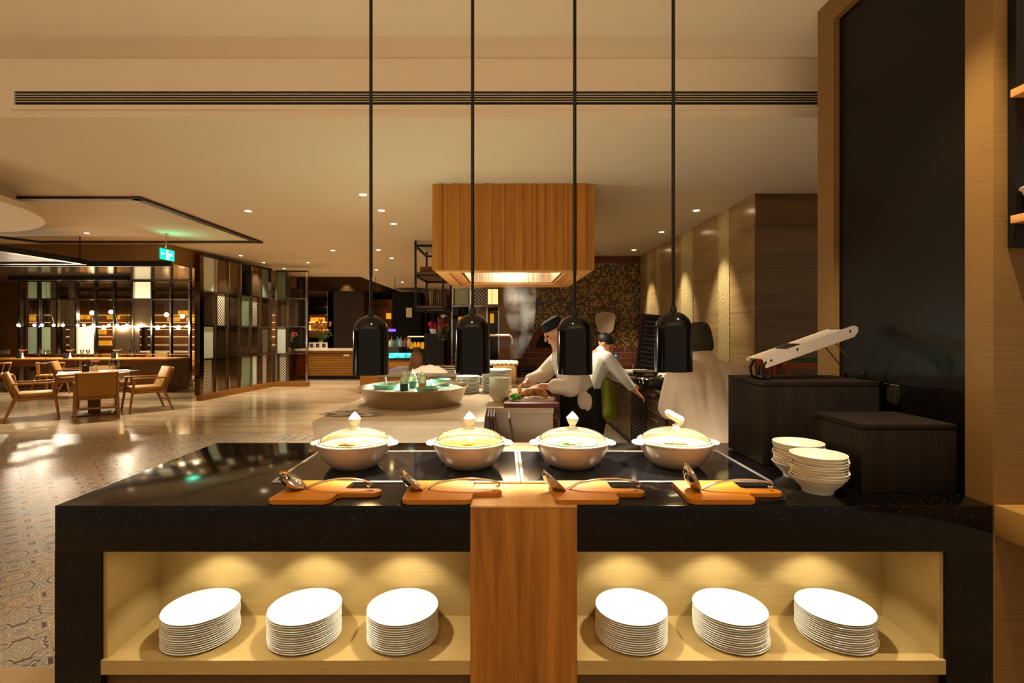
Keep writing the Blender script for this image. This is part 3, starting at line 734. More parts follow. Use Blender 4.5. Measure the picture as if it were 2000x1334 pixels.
# plates and bowls on the island
p1 = pl0.data
def pstack(x, y, n, pitch, sc, label, grp, src, z=.901):
    for k in range(n):
        o = src.copy(); COL.objects.link(o); o.scale = sc; o.location = (x+random.uniform(-.002, .002), y, z+k*pitch)
        if 'kind' in o: del o['kind']
        tag(o, 'white %s, %s of the %s' % ('plate' if src is pl0 else 'bowl', ORD[min(n-1-k, 15)], label), 'plate' if src is pl0 else 'bowl', grp)
pstack(-.345, 4.9, 13, .0125, (.88, .88, 1.2), 'plate stack next to the ice basin', 'plates stacked next to the basin', pl0)
pstack(-.07, 5.02, 16, .0135, (1.15, 1.15, 1.3), 'tall plate stack behind the bowl stack', 'plates in the tall island stack', pl0)
pstack(-.038, 4.3, 15, .0105, (.9, .9, .9), 'bowl stack beside the red board', 'bowls stacked beside the red board', b0)
# red board with roast
t = tag(obj('carving_board', box(0, .43, 0, .55, 0, .032, .003), 'redboard', None, True, (-.0, 3.965, .901)), 'thick red brown carving board at the island edge', 'cutting board')
bm = BM(); oc = [(-.17, -.08), (-.1, -.13), (.12, -.13), (.19, -.08), (.15, .1), (.08, .14), (-.1, .14), (-.18, .08)]
add_prism(bm, oc, 0, .012)
for f in [f for f in bm.faces if f.normal.z > .9]: bmesh.ops.inset_region(bm, faces=[f], thickness=.025, depth=-.006)
tag(obj('serving_platter', bm, 'whiteplate', None, True, (.215, 4.20, .934), (0, 0, 0)), 'octagonal white platter of food on the red brown board', 'platter')
bm = BM(); pts = [(-.1, -.02, .03), (-.07, .0, .05), (-.02, .015, .06), (.04, .012, .056), (.08, -.01, .042), (.1, -.035, .025)]
add_tube(bm, pts, [.014, .03, .036, .036, .03, .012], 14); tag(obj('roast_meat', bm, 'meat', None, True, (.25, 4.16, .94)), 'browned curved roast lying on the octagonal platter', 'meat')
bm = BM()
for k in range(9): a = k*.7; add_ball(bm, (.03*math.cos(a), .03*math.sin(a), .012+.01*(k % 3)), (.028, .018, .012), 8, (a, .5, a))
tag(obj('lettuce', bm, mat('lettuce_green', (110,190,50), .5), None, True, (.095, 4.12, .945)), 'bright green lettuce leaf at the platter end', 'lettuce')
bm = BM()
for (x, y, z, r) in ((0, 0, .02, .02), (.02, .02, .03, .018), (-.01, .03, .04, .016)): add_ball(bm, (x, y, z), r, 12)
tag(obj('tomato_garnish', bm, mat('tomato_red', (200,40,20), .3), None, True, (.135, 4.14, .94)), 'red tomato garnish under the cook\'s hands', 'tomato')

# leaning tray boards against island notch
for k, (x, lean, lb) in enumerate(((-.065, 8, 'dark slate board leaning next to the marble corner'), (-.045, 8, 'middle dark slate board leaning against the marble'), (-.025, 8, 'outer dark slate board of the leaning trio'), (.10, 10, 'single dark board leaning alone on the island side'))):
    bm = BM(); add_box(bm, -.007, .007, -.16, .16, 0, .55 if k < 3 else .54, .002)
    tag(obj('leaning_board', bm, mat('slate_brown', (84,50,38), .5), None, True, (x+.03, 3.72, .357), (0, -math.radians(lean), 0)), lb, 'board')
# low ledge supporting them
t = thing('low_stand', 'low dark stand below the leaning boards by the island', 'stand', (.05, 3.72, 0))
obj('stand_body', box(-.16, .2, -.2, .2, 0, .355), 'darkwall', t)

# wooden box with towels behind island
t = thing('towel_crate', 'pale wooden crate topped with white rolled towels', 'crate', (-.02, 5.9, .9)); bm = BM()
obj('crate_body', box(-.1, .16, -.15, .15, 0, .2, .003), wood('pale_crate', (214,170,104), (184,138,70), 'Z'), t)
bm = BM()
for k in range(16): add_ball(bm, (-.14+.02*k, random.uniform(-.05, .05), .225), (.028, .12, .03), 10)
obj('towel_pile', bm, 'cloth', t)
t = thing('prep_counter', 'steel prep counter behind the marble island with pot filler', 'counter', (0, 6.0, 0))
obj('counter_body', box(-.6, .36, -.4, .5, 0, .86), 'brownpost', t, False); obj('counter_top', box(-.62, .38, -.42, .52, .86, .899, .002), 'steel', t)
t = thing('pot_filler', 'chrome curved pot filler tap above the prep counter', 'tap', (-.34, 6.3, .9))
bm = BM(); add_tube(bm, [(0, 0, 0), (0, 0, .5), (.01, 0, .525), (.04, 0, .54), (.4, 0, .54), (.43, 0, .53), (.445, 0, .5), (.447, 0, .44)], .016, 12); obj('pipe', bm, 'chrome', t)
bm = BM(); add_lathe(bm, [(0, 0), (.04, 0), (.04, .02), (0, .02)], 20); obj('flange', bm, 'chrome', t)
for k, (x, lb) in enumerate(((-.33, 'blue plastic tub half hidden behind the curry lamp'), (-.2, 'blue plastic tub next to the tall plate stack'))):
    t = thing('blue_tub', lb, 'tub', (x, 5.75, .9), 0, 'blue plastic tubs'); bm = BM(); add_box(bm, -.055, .055, -.06, .06, 0, .07, .006); obj('tub_body', bm, 'blue', t); obj('tub_lid', box(-.06, .06, -.065, .065, .071, .082, .003), 'white', t)

# ================================================================== PEOPLE
def blob(name, shapes, material, parent, voxel=.008, smooth=6):
    bm = BM()
    for s in shapes:
        if s[0] == 'c': add_capsule(bm, *s[1:])
        elif s[0] == 'e': add_ball(bm, s[1], s[2], 20, s[3] if len(s) > 3 else None)
        elif s[0] == 'l': add_lathe(bm, s[1], 28, s[2])
    o = obj(name, bm, material, parent, True, angle=180)
    r = o.modifiers.new('remesh', 'REMESH'); r.mode = 'VOXEL'; r.voxel_size = voxel; r.use_smooth_shade = True
    sm = o.modifiers.new('smooth', 'SMOOTH'); sm.factor = .5; sm.iterations = smooth
    return o
def hand(wr, tip, side, curl=.6, s=1.0):
    """palm and five fingers; wr wrist, tip direction point, side = thumb side vector"""
    wr, tip, side = Vector(wr), Vector(tip), Vector(side).normalized()
    d = (tip-wr).normalized(); side = (side-d*side.dot(d)).normalized(); nrm = d.cross(side)
    if nrm.z > 0: nrm = -nrm
    sh = []
    c = wr+d*.045*s
    for k in (-1.5, -.5, .5, 1.5):
        b = wr+d*.085*s+side*k*-.019*s
        sh.append(('c', wr+side*k*-.010*s, b, .017*s, .012*s))
        L = {-1.5: .070, -.5: .078, .5: .072, 1.5: .056}[k]*s
        m1 = b+d*L*.5+nrm*curl*.012; m2 = m1+d*L*.28+nrm*curl*.026; e = m2+d*L*.10+nrm*curl*.028
        sh += [('c', b, m1, .0095*s, .009*s), ('c', m1, m2, .009*s, .0082*s), ('c', m2, e, .0082*s, .007*s)]
    tb = wr+d*.03*s+side*.024*s; t1 = tb+d*.035*s+side*.022*s+nrm*.012; t2 = t1+d*.03*s+side*.002*s+nrm*.016
    sh += [('c', wr+d*.01*s, tb, .016*s, .014*s), ('c', tb, t1, .0125*s, .010*s), ('c', t1, t2, .010*s, .008*s)]
    return sh
def head(c, face, up=(0,0,1), s=1.0):
    """skull, jaw, nose, brow, lips, ears as shapes; c centre, face direction"""
    c, f = Vector(c), Vector(face).normalized(); u = Vector(up).normalized(); u = (u-f*u.dot(f)).normalized(); r = f.cross(u)
    R = Matrix((r, f, u)).transposed(); e = R.to_euler()
    P = lambda a, b, d: c+r*a*s+f*b*s+u*d*s
    return [('e', P(0, -.012, .03), (.075*s, .095*s, .085*s), e), ('e', P(0, .03, -.04), (.055*s, .058*s, .065*s), e), ('e', P(0, .06, -.085), (.028*s, .024*s, .022*s), e),
            ('c', P(0, .088, .022), P(0, .108, -.014), .009*s, .014*s), ('e', P(0, .08, .036), (.05*s, .014*s, .012*s), e), ('e', P(0, .086, -.042), (.023*s, .012*s, .007*s), e), ('e', P(0, .085, -.052), (.02*s, .012*s, .007*s), e),
            ('e', P(.074, -.012, -.002), (.01*s, .02*s, .032*s), e), ('e', P(-.074, -.012, -.002), (.01*s, .02*s, .032*s), e), ('e', P(.03, .068, -.015), (.022*s, .018*s, .02*s), e), ('e', P(-.03, .068, -.015), (.022*s, .018*s, .02*s), e)], P, e

# cook 1: bending over the platter, facing the left
t = thing('person', 'cook in white jacket and black cap bending over the platter', 'person', (0, 0, 0))
hs, P, e = head((.445, 4.48, 1.47), (-.86, -.12, -.5), (-.45, 0, .9), .93)
sA, eA, wA = (.55, 4.66, 1.29), (.35, 4.62, 1.10), (.20, 4.46, 1.055)
sB, eB, wB = (.60, 4.31, 1.27), (.555, 4.19, 1.03), (.31, 4.26, 1.035)
hA = hand(wA, (.10, 4.36, 1.0), (0, -1, .2), .9, .95); hB = hand(wB, (.19, 4.29, 1.0), (-.1, 1, .3), .8, .95)
body = hs + [('c', (.50, 4.48, 1.30), (.46, 4.48, 1.40), .06, .055), ('c', (.54, 4.48, 1.28), (.64, 4.5, .98), .12, .12), ('c', sA, sB, .06, .06), ('c', sA, eA, .052, .04), ('c', eA, wA, .038, .025), ('c', sB, eB, .052, .04), ('c', eB, wB, .038, .025),
   ('c', (.64, 4.59, .95), (.66, 4.60, .50), .085, .055), ('c', (.66, 4.60, .50), (.70, 4.60, .09), .052, .038), ('c', (.70, 4.60, .05), (.58, 4.60, .04), .04, .035), ('c', (.64, 4.42, .95), (.66, 4.41, .50), .085, .055), ('c', (.66, 4.41, .50), (.70, 4.41, .09), .052, .038), ('c', (.70, 4.41, .05), (.58, 4.41, .04), .04, .035)] + hA + hB
blob('body', body, 'skin', t, .006, 3)
jk = [('c', (.55, 4.56, 1.24), (.65, 4.56, .97), .125, .125), ('c', (.55, 4.42, 1.24), (.65, 4.42, .97), .125, .125), ('c', (.56, 4.48, 1.27), (.66, 4.49, .96), .125, .13), ('c', sA, sB, .075, .075), ('c', (.53, 4.48, 1.29), (.51, 4.48, 1.325), .085, .066),
      ('c', sA, eA, .078, .066), ('c', eA, (.235, 4.505, 1.065), .062, .052), ('c', sB, eB, .08, .07), ('c', eB, (.43, 4.225, 1.035), .068, .056)]
jo = blob('jacket', jk, 'cloth', t, .008, 5)
tx = bpy.data.textures.new('folds', 'CLOUDS'); tx.noise_scale = .24
dm_ = jo.modifiers.new('folds', 'DISPLACE'); dm_.texture = tx; dm_.strength = .03; dm_.mid_level = .3
ap = [('c', (.655, 4.58, .95), (.68, 4.60, .30), .135, .15), ('c', (.655, 4.42, .95), (.68, 4.40, .30), .135, .15), ('c', (.60, 4.5, .9), (.60, 4.5, .3), .11, .12)]
blob('apron', ap, 'darkcloth', t, .01, 5)
bm = BM(); add_lathe(bm, [(0, .085), (.05, .083), (.078, .07), (.085, .04), (.083, 0), (.08, -.012), (0, -.012)], 32, Matrix.Translation(P(0, -.018, .058)) @ e.to_matrix().to_4x4() @ Matrix.Scale(1.12, 4, (0, 1, 0))); obj('cap', bm, 'darkcloth', t)
bm = BM()
for s in (-1, 1): add_ball(bm, P(.031*s, .078, .012), .0095, 10)
obj('eye', bm, 'hair', t)
bm = BM(); add_ball(bm, P(0, -.045, .0), (.078, .062, .075), 16, e); obj('hair', bm, 'hair', t)
bm = BM(); add_ball(bm, (.665, 4.285, .92), (.05, .02, .085), 12); add_ball(bm, (.70, 4.285, .90), (.04, .02, .075), 12); add_ball(bm, (.64, 4.285, .97), (.02, .015, .05), 10)
tag(obj('waist_towel', bm, 'cloth', None), 'white towel tucked in the apron of the bending cook', 'towel')
bm = BM(); add_box(bm, -.012, .012, -.003, .003, -.012, .012, .003, Matrix.Translation((.505, 4.225, 1.245))); obj('jacket_badge', bm, 'darkcloth', t)

# cook 2: turned toward the right counter, reaching down
t = thing('person', 'cook with green apron reaching down to the dark counter drawer', 'person', (0, 0, 0))
hs, P, e = head((1.13, 5.7, 1.335), (.72, -.3, -.62), (.5, 0, .85), .95)
sA, eA, wA = (1.12, 5.55, 1.20), (1.30, 5.50, .97), (1.42, 5.5, .84); sB, eB, wB = (1.10, 5.87, 1.20), (1.25, 5.9, .98), (1.42, 5.88, .90)
body = hs + [('c', (1.08, 5.7, 1.2), (1.11, 5.7, 1.28), .058, .052), ('c', (1.06, 5.7, 1.18), (.98, 5.7, .92), .115, .12), ('c', sA, sB, .055, .055), ('c', sA, eA, .05, .04), ('c', eA, wA, .038, .026), ('c', sB, eB, .05, .04), ('c', eB, wB, .038, .026),
  ('c', (.98, 5.79, .9), (1.04, 5.8, .49), .085, .055), ('c', (1.04, 5.8, .49), (.98, 5.8, .09), .05, .038), ('c', (.98, 5.8, .05), (1.12, 5.8, .04), .04, .035), ('c', (.98, 5.61, .9), (1.04, 5.6, .49), .085, .055), ('c', (1.04, 5.6, .49), (.98, 5.6, .09), .05, .038), ('c', (.98, 5.6, .05), (1.12, 5.6, .04), .04, .035)]
body += hand(wA, (1.49, 5.5, .78), (0, 1, .3), .5, .95) + hand(wB, (1.5, 5.88, .87), (0, -1, .2), .5, .95)
blob('body', body, 'skin', t, .008, 3)
blob('jacket', [('c', (1.06, 5.78, 1.15), (.98, 5.78, .92), .12, .13), ('c', (1.06, 5.62, 1.15), (.98, 5.62, .92), .12, .13), ('c', sA, sB, .072, .072), ('c', sA, eA, .075, .06), ('c', eA, (1.37, 5.5, .89), .056, .046), ('c', sB, eB, .075, .06), ('c', eB, (1.36, 5.89, .93), .056, .046), ('c', (1.06, 5.7, 1.2), (1.09, 5.7, 1.265), .10, .07), ('c', (1.07, 5.6, 1.19), (1.07, 5.82, 1.19), .085, .085)], mat('bright_white_jacket', (226,222,214), .9), t, .01, 5)
blob('trousers', [('c', (.98, 5.79, .9), (1.04, 5.8, .49), .11, .08), ('c', (1.04, 5.8, .49), (.98, 5.8, .1), .075, .065), ('c', (.98, 5.61, .9), (1.04, 5.6, .49), .11, .08), ('c', (1.04, 5.6, .49), (.98, 5.6, .1), .075, .065)], 'darkcloth', t, .012, 4)
blob('apron', [('c', (1.11, 5.56, .92), (1.15, 5.54, .60), .075, .095), ('c', (1.12, 5.76, .92), (1.16, 5.78, .62), .075, .095), ('c', (1.13, 5.66, .9), (1.17, 5.66, .58), .08, .1)], 'green', t, .012, 5)
bm = BM(); add_ball(bm, P(0, -.03, .05), (.086, .098, .078), 20, e); obj('hair', bm, 'hair', t)
bm = BM()
for s in (-1, 1): add_ball(bm, P(.031*s, .078, .012), .0095, 10)
obj('eye', bm, 'hair', t)

# cook 3: back turned, leaning to the counter
t = thing('person', 'cook in white jacket and black cap with back turned beside black box', 'person', (0, 0, 0))
hs, P, e = head((1.40, 3.68, 1.385), (.15, .85, -.5), (0, .4, .9), .98)
sA, sB = (1.215, 3.56, 1.19), (1.60, 3.56, 1.19); eA, wA = (1.17, 3.62, .95), (1.30, 3.84, .95); eB, wB = (1.68, 3.64, .95), (1.62, 3.84, .95)
body = hs + [('c', (1.405, 3.58, 1.22), (1.40, 3.64, 1.31), .06, .055), ('c', (1.41, 3.56, 1.16), (1.41, 3.44, .86), .13, .13), ('c', sA, sB, .06, .06), ('c', sA, eA, .05, .04), ('c', eA, wA, .038, .026), ('c', sB, eB, .05, .04), ('c', eB, wB, .038, .026)]
for s in (-1, 1):
    x = 1.41+.1*s; body += [('c', (x, 3.44, .85), (x, 3.46, .48), .085, .055), ('c', (x, 3.46, .48), (x, 3.42, .09), .05, .038), ('c', (x, 3.42, .05), (x, 3.54, .04), .04, .035)]
body += hand(wA, (1.36, 3.95, .925), (1, 0, .2), .5, .95) + hand(wB, (1.58, 3.95, .93), (-1, 0, .2), .5, .95)
blob('body', body, 'skin', t, .009, 3)
jo = blob('jacket', [('c', (1.31, 3.55, 1.14), (1.33, 3.44, .78), .135, .15), ('c', (1.51, 3.55, 1.14), (1.49, 3.44, .78), .135, .15), ('c', (1.41, 3.55, 1.14), (1.41, 3.42, .78), .14, .16), ('c', sA, sB, .078, .078), ('c', sA, eA, .08, .07), ('c', eA, (1.27, 3.8, .925), .064, .052), ('c', sB, eB, .08, .07), ('c', eB, (1.635, 3.82, .935), .064, .052), ('c', (1.405, 3.58, 1.24), (1.40, 3.65, 1.315), .10, .075), ('c', (1.3, 3.56, 1.2), (1.51, 3.56, 1.2), .09, .09)], 'clothback', t, .01, 5)
dm_ = jo.modifiers.new('folds', 'DISPLACE'); dm_.texture = tx; dm_.strength = .028; dm_.mid_level = .2
blob('trousers', [q for s in (-1, 1) for q in (('c', (1.41+.1*s, 3.44, .85), (1.41+.1*s, 3.46, .48), .12, .09), ('c', (1.41+.1*s, 3.46, .48), (1.41+.1*s, 3.42, .1), .08, .07))], 'darkcloth', t, .012, 4)
bm = BM(); add_lathe(bm, [(0, .1), (.06, .098), (.09, .078), (.097, .03), (.096, -.05), (.09, -.09), (0, -.09)], 32, Matrix.Translation(P(0, -.03, .05)) @ e.to_matrix().to_4x4() @ Matrix.Scale(1.12, 4, (0, 1, 0))); obj('cap', bm, mat('grey_brown_cap', (52,44,34), .8), t)
bm = BM(); add_ball(bm, P(0, -.045, -.01), (.08, .065, .08), 16, e); obj('hair', bm, mat('dark_brown_hair', (46,38,28), .7), t)
bm = BM()
for s in (-1, 1): add_ball(bm, P(.031*s, .078, .012), .0095, 10)
obj('eye', bm, 'hair', t)

#PART2
# ================================================================== KITCHEN BACK
t = thing('kitchen_counter', 'long dark kitchen counter with black stone top along the tiled wall', 'counter', (0, 0, 0))
bm = BM(); add_box(bm, 1.56, 2.435, 5.0, 9.17, .80, .85, .003); add_box(bm, .30, 1.56, 8.55, 9.17, .80, .85, .003); obj('worktop', bm, 'blackstone', t)
bm = BM(); add_box(bm, 1.62, 2.435, 5.0, 9.17, .1, .8); add_box(bm, .3, 1.62, 8.6, 9.17, .1, .8); obj('carcass', bm, 'brownpost', t, False)
bm = BM(); add_box(bm, 1.66, 2.43, 5.0, 9.16, 0, .1); add_box(bm, .34, 1.66, 8.66, 9.16, 0, .1); obj('plinth', bm, 'blackmetal', t, False)
cab = mat('brown_steel_door', (92,70,48), .35, .6)
for k in range(5):
    y0 = 5.05+k*.7
    if k == 1:
        bm = BM()
        for j in range(14): add_box(bm, 1.605, 1.619, y0+.02, y0+.66, .16+j*.042, .18+j*.042)
        obj('vent_grille', bm, 'blackmetal', t, False)
    else:
        d_ = obj('door', box(1.60, 1.619, y0+.01, y0+.68, .12, .60 if k != 3 else .78, .003), cab, t)
        obj('handle', box(1.585, 1.599, y0+.2, y0+.5, .55, .565, .003), 'steel', d_)
        if k != 3:
            q = obj('drawer', box(1.60, 1.619, y0+.01, y0+.68, .61, .79, .003), cab, t); obj('handle', box(1.585, 1.599, y0+.2, y0+.5, .74, .755, .003), 'steel', q)
# brick oven arch
t = thing('brick_oven_arch', 'arched brick mouth of the pizza oven in the mosaic wall', 'oven', (.88, 9.188, 1.19))
bm = BM()
for k in range(17):
    a = PI*(k+.5)/17; add_box(bm, -.034, .034, -.03, .01, .30, .42, .004, Matrix.Rotation(a-PI/2, 4, 'Y') if False else Matrix.Rotation(-(a-PI/2), 4, 'Y'))
obj('arch_brick', bm, mat('arch_brick', (110,52,34), .6), t)
bm = BM(); add_prism(bm, [(.3*math.cos(PI*k/20), .3*math.sin(PI*k/20)) for k in range(21)], 0, .012, Matrix.Rotation(PI/2, 4, 'X')); obj('oven_mouth', bm, mat('oven_mouth_shade', (26,18,14), .9), t, False)  # flat dark sheet paints the shade inside the oven opening
# peel
t = thing('pizza_peel', 'round worn metal pizza peel standing upright against the mosaic wall', 'pizza peel', (1.79, 8.95, .851))
bm = BM(); add_prism(bm, [(.175*math.cos(a), .78+.20*math.sin(a)) for a in [PI*2*k/28 for k in range(17, 26)]] + [(.19, .9), (.17, .955), (.0, .985), (-.14, .955), (-.185, .88)], -.004, .004, Matrix.Rotation(PI/2-.12, 4, 'X')); obj('blade', bm, mat('worn_aluminium', (188,172,146), .45, .5), t)
bm = BM(); add_tube(bm, [(0, 0, .0), (0, .07, .62)], .014, 8); obj('handle', bm, 'chairwood', t)
# tap
t = thing('gooseneck_tap', 'chrome gooseneck tap on the back counter before brick tiles', 'tap', (2.26, 8.95, .851))
bm = BM(); pts = [(0, 0, 0), (0, 0, .3)] + [(-.075+.075*math.cos(a), -.02, .3+.075*math.sin(a)) for a in [PI*k/8 for k in range(1, 9)]] + [(-.15, -.02, .2)]
add_tube(bm, pts, .011, 10); obj('spout', bm, 'chrome', t)
bm = BM(); add_lathe(bm, [(0, 0), (.025, 0), (.02, .06), (0, .06)], 16); add_tube(bm, [(.0, 0, .05), (.05, -.01, .09)], .006, 8); obj('tap_body', bm, 'chrome', t)
# chalkboard
t = thing('chalkboard', 'tall narrow framed chalkboard leaning on the tiled wall above the counter', 'chalkboard', (2.20, 7.95, .851), math.radians(-28))
mt = Matrix.Rotation(math.radians(6), 4, 'Y')
bm = BM(); add_box(bm, -.13, .13, -.012, .006, .03, .87, 0, mt); obj('slate_panel', bm, 'slate', t, False)
bm = BM()
for a in ((-.16, -.13, 0, .9), (.13, .16, 0, .9)): add_box(bm, a[0], a[1], -.02, .012, a[2], a[3], .002, mt)
add_box(bm, -.13, .13, -.02, .012, 0, .03, .002, mt); add_box(bm, -.13, .13, -.02, .012, .87, .9, .002, mt); obj('frame', bm, 'frame_red', t)
bm = BM()
for k in range(11):
    z = .10+k*.068; x = -.10
    while x < .09:
        w = random.uniform(.012, .03)
        add_tube(bm, [(x, -.0135, z), (x+w*.4, -.0135, z+random.uniform(.006, .022)), (x+w*.7, -.0135, z+random.uniform(-.004, .012)), (x+w, -.0135, z+.003)], .0018, 4)
        x += w+random.uniform(.004, .012)
bmesh.ops.transform(bm, matrix=mt, verts=bm.verts)
obj('chalk_writing', bm, 'chalk', t, False)
# counter clutter
t = thing('baking_tray', 'flat steel tray with white board at the end of the dark counter', 'tray', (1.95, 7.6, .851)); obj('tray_body', box(-.25, .25, -.2, .2, 0, .03, .004), 'steel', t); obj('chopping_sheet', box(-.16, .2, -.14, .15, .031, .06, .004), 'white', t)
t = thing('foil_container', 'shiny foil wrapped food container on the dark counter', 'container', (1.86, 6.75, .851))
bm = BM(); add_prism(bm, [(-.1, -.12), (.1, -.12), (.1, .12), (-.1, .12)], 0, .1)
for v in bm.verts:
    if v.co.z > .05: v.co.x *= 1.25; v.co.y *= 1.15
bmesh.ops.subdivide_edges(bm, edges=bm.edges, cuts=4, use_grid_fill=True)
for v in bm.verts: v.co += Vector((random.uniform(-.004, .004), random.uniform(-.004, .004), random.uniform(0, .004)))
obj('foil_body', bm, 'chrome', t, False)
bm = BM(); add_box(bm, -.13, .13, -.14, .14, .106, .116, .004); obj('lid', bm, 'steel', t)
t = thing('mushroom_tub', 'dark tub of pale mushrooms on the dark counter behind the lamp', 'tub', (1.86, 5.85, .851))
obj('tub', box(-.12, .12, -.15, .15, 0, .1, .01), 'menu', t); bm = BM()
for k in range(26): add_ball(bm, (random.uniform(-.1, .1), random.uniform(-.13, .13), .115+random.uniform(0, .03)), (.026, .026, .018), 8)
obj('mushrooms', bm, 'cream', t)['kind'] = 'stuff'
for k, (y, lb) in enumerate(((6.25, 'small shiny glass dish on the dark counter by the foil container'), (6.42, 'small glass dish further along beside foil container'))):
    bm = BM(); add_lathe(bm, [(0, 0), (.05, 0), (.075, .05), (.072, .052), (.048, .004), (0, .004)], 24); tag(obj('glass_dish', bm, 'chrome', None, True, (1.72, y, .851)), lb, 'dish')
bm = BM(); add_lathe(bm, [(0, 0), (.04, 0), (.04, .2), (.015, .23), (.015, .26), (0, .26)], 16); tag(obj('detergent_bottle', bm, 'blue', None, True, (1.93, 8.85, .851)), 'blue bottle on the back counter behind the standing cook', 'bottle')
t = thing('switch_plate', 'small white socket plate on the tiled wall by the lamp', 'socket', (2.441, 6.55, 1.2)); obj('plate_cover', box(-.012, 0, -.06, .06, -.04, .04, .003), 'white', t); obj('plug', box(-.04, -.0125, -.02, .02, -.012, .012, .003), 'blackmetal', t)
# steam
bm = BM(); add_lathe(bm, [(0, 0), (.08, .02), (.12, .25), (.17, .5), (.2, .8), (.12, .95), (0, 1.0)], 24)
for v in bm.verts: v.co.x += .12*v.co.z+.05*math.sin(v.co.z*6)
mm = bpy.data.materials.new('steam_volume'); mm.use_nodes = True; nt = mm.node_tree; nt.nodes.remove(nt.nodes['Principled BSDF'])
vo = nt.nodes.new('ShaderNodeVolumePrincipled'); vo.inputs['Color'].default_value = (1, .95, .88, 1); vo.inputs['Anisotropy'].default_value = .2
tc = nt.nodes.new('ShaderNodeTexCoord'); no = nt.nodes.new('ShaderNodeTexNoise'); no.inputs['Scale'].default_value = 5; no.inputs['Detail'].default_value = 2
mr = nt.nodes.new('ShaderNodeMapRange'); mr.inputs[1].default_value = .42; mr.inputs[2].default_value = .75; mr.inputs[3].default_value = 0; mr.inputs[4].default_value = 2.4
nt.links.new(tc.outputs['Object'], no.inputs['Vector']); nt.links.new(no.outputs['Fac'], mr.inputs[0]); sz = nt.nodes.new('ShaderNodeSeparateXYZ'); nt.links.new(tc.outputs['Generated'], sz.inputs[0]); fd = nt.nodes.new('ShaderNodeMapRange'); fd.inputs[1].default_value = .95; fd.inputs[2].default_value = .25; nt.links.new(sz.outputs[2], fd.inputs[0])
ml = nt.nodes.new('ShaderNodeMath'); ml.operation = 'MULTIPLY'; nt.links.new(mr.outputs[0], ml.inputs[0]); nt.links.new(fd.outputs[0], ml.inputs[1]); nt.links.new(ml.outputs[0], vo.inputs['Density']); nt.links.new(vo.outputs[0], nt.nodes['Material Output'].inputs['Volume'])
st = obj('steam', bm, mm, None, True, (.12, 5.72, 1.17)); tag(st, 'thin white steam rising in front of the brick oven', 'steam', None, 'stuff')

# extraction hood
t = thing('extraction_hood', 'square kitchen extraction hood clad in vertical orange wood slats', 'hood', (0, 0, 0))
hx0, hx1, hy0, hy1, hz0, hz1 = -.65, .825, 4.63, 6.42, 2.046, ZC-.001
bm = BM(); add_box(bm, hx0+.03, hx1-.03, hy0+.03, hy0+.055, hz0+.01, hz1); add_box(bm, hx0+.03, hx1-.03, hy1-.055, hy1-.03, hz0+.01, hz1); add_box(bm, hx0+.03, hx0+.055, hy0+.055, hy1-.055, hz0+.01, hz1); add_box(bm, hx1-.055, hx1-.03, hy0+.055, hy1-.055, hz0+.01, hz1)
obj('casing', bm, 'hood', t, False)
bm = BM(); x = hx0
deps = [.0, .014, .022, .006]
k = 0
while x < hx1-.01:
    w = [.062, .03, .05, .04, .075, .026][k % 6]; w = min(w, hx1-x); dpt = [.004, .026, .012, .022, .0, .03][(k*5+k//3) % 6]
    add_box(bm, x, x+w-.0015, hy0+.028-dpt-.003, hy0+.03, hz0, hz1-(.006 if k % 2 else 0)); x += w; k += 1
k = 0; y = hy0+.03
while y < hy1-.03:
    w = [.05, .03, .045][k % 3]
    for (xa, s) in ((hx0, -1), (hx1, 1)):
        dpt = [.004, .024, .012][(k*2) % 3]; add_box(bm, *(sorted((xa-s*.03, xa-s*(.03-dpt-.004)))), y, min(y+w, hy1-.03)-.0015, hz0, hz1)
    y += w; k += 1
add_box(bm, hx0+.03, hx1-.03, hy1-.03, hy1, hz0, hz1)
obj('slat_cladding', bm, 'hood', t, False)
lw = wood('hood_frame_wood', (232,176,104), (206,140,70), 'X')
bm = BM()
for (i0, z) in ((.03, hz0-.012), (.13, hz0+.012)):
    w = .1; add_box(bm, hx0+i0, hx1-i0, hy0+i0, hy0+i0+w, z, z+.022); add_box(bm, hx0+i0, hx1-i0, hy1-i0-w, hy1-i0, z, z+.022); add_box(bm, hx0+i0, hx0+i0+w, hy0+i0+w, hy1-i0-w, z, z+.022); add_box(bm, hx1-i0-w, hx1-i0, hy0+i0+w, hy1-i0-w, z, z+.022)
obj('lower_frame', bm, lw, t, False)
bm = BM(); i0 = .235; add_box(bm, hx0+i0, hx1-i0, hy1-i0-.02, hy1-i0, hz0+.03, hz0+.4); add_box(bm, hx0+i0, hx0+i0+.02, hy0+i0, hy1-i0-.02, hz0+.03, hz0+.4); add_box(bm, hx1-i0-.02, hx1-i0, hy0+i0, hy1-i0-.02, hz0+.03, hz0+.4); add_box(bm, hx0+i0, hx1-i0, hy0+i0, hy1-i0, hz0+.4, hz0+.41)
obj('steel_liner', bm, 'steel', t, False)
area_light('hood_light', (.09, 5.6, hz0+.38), (0, 0, 0), (.3, .2), 24, (1, .86, .64), t)

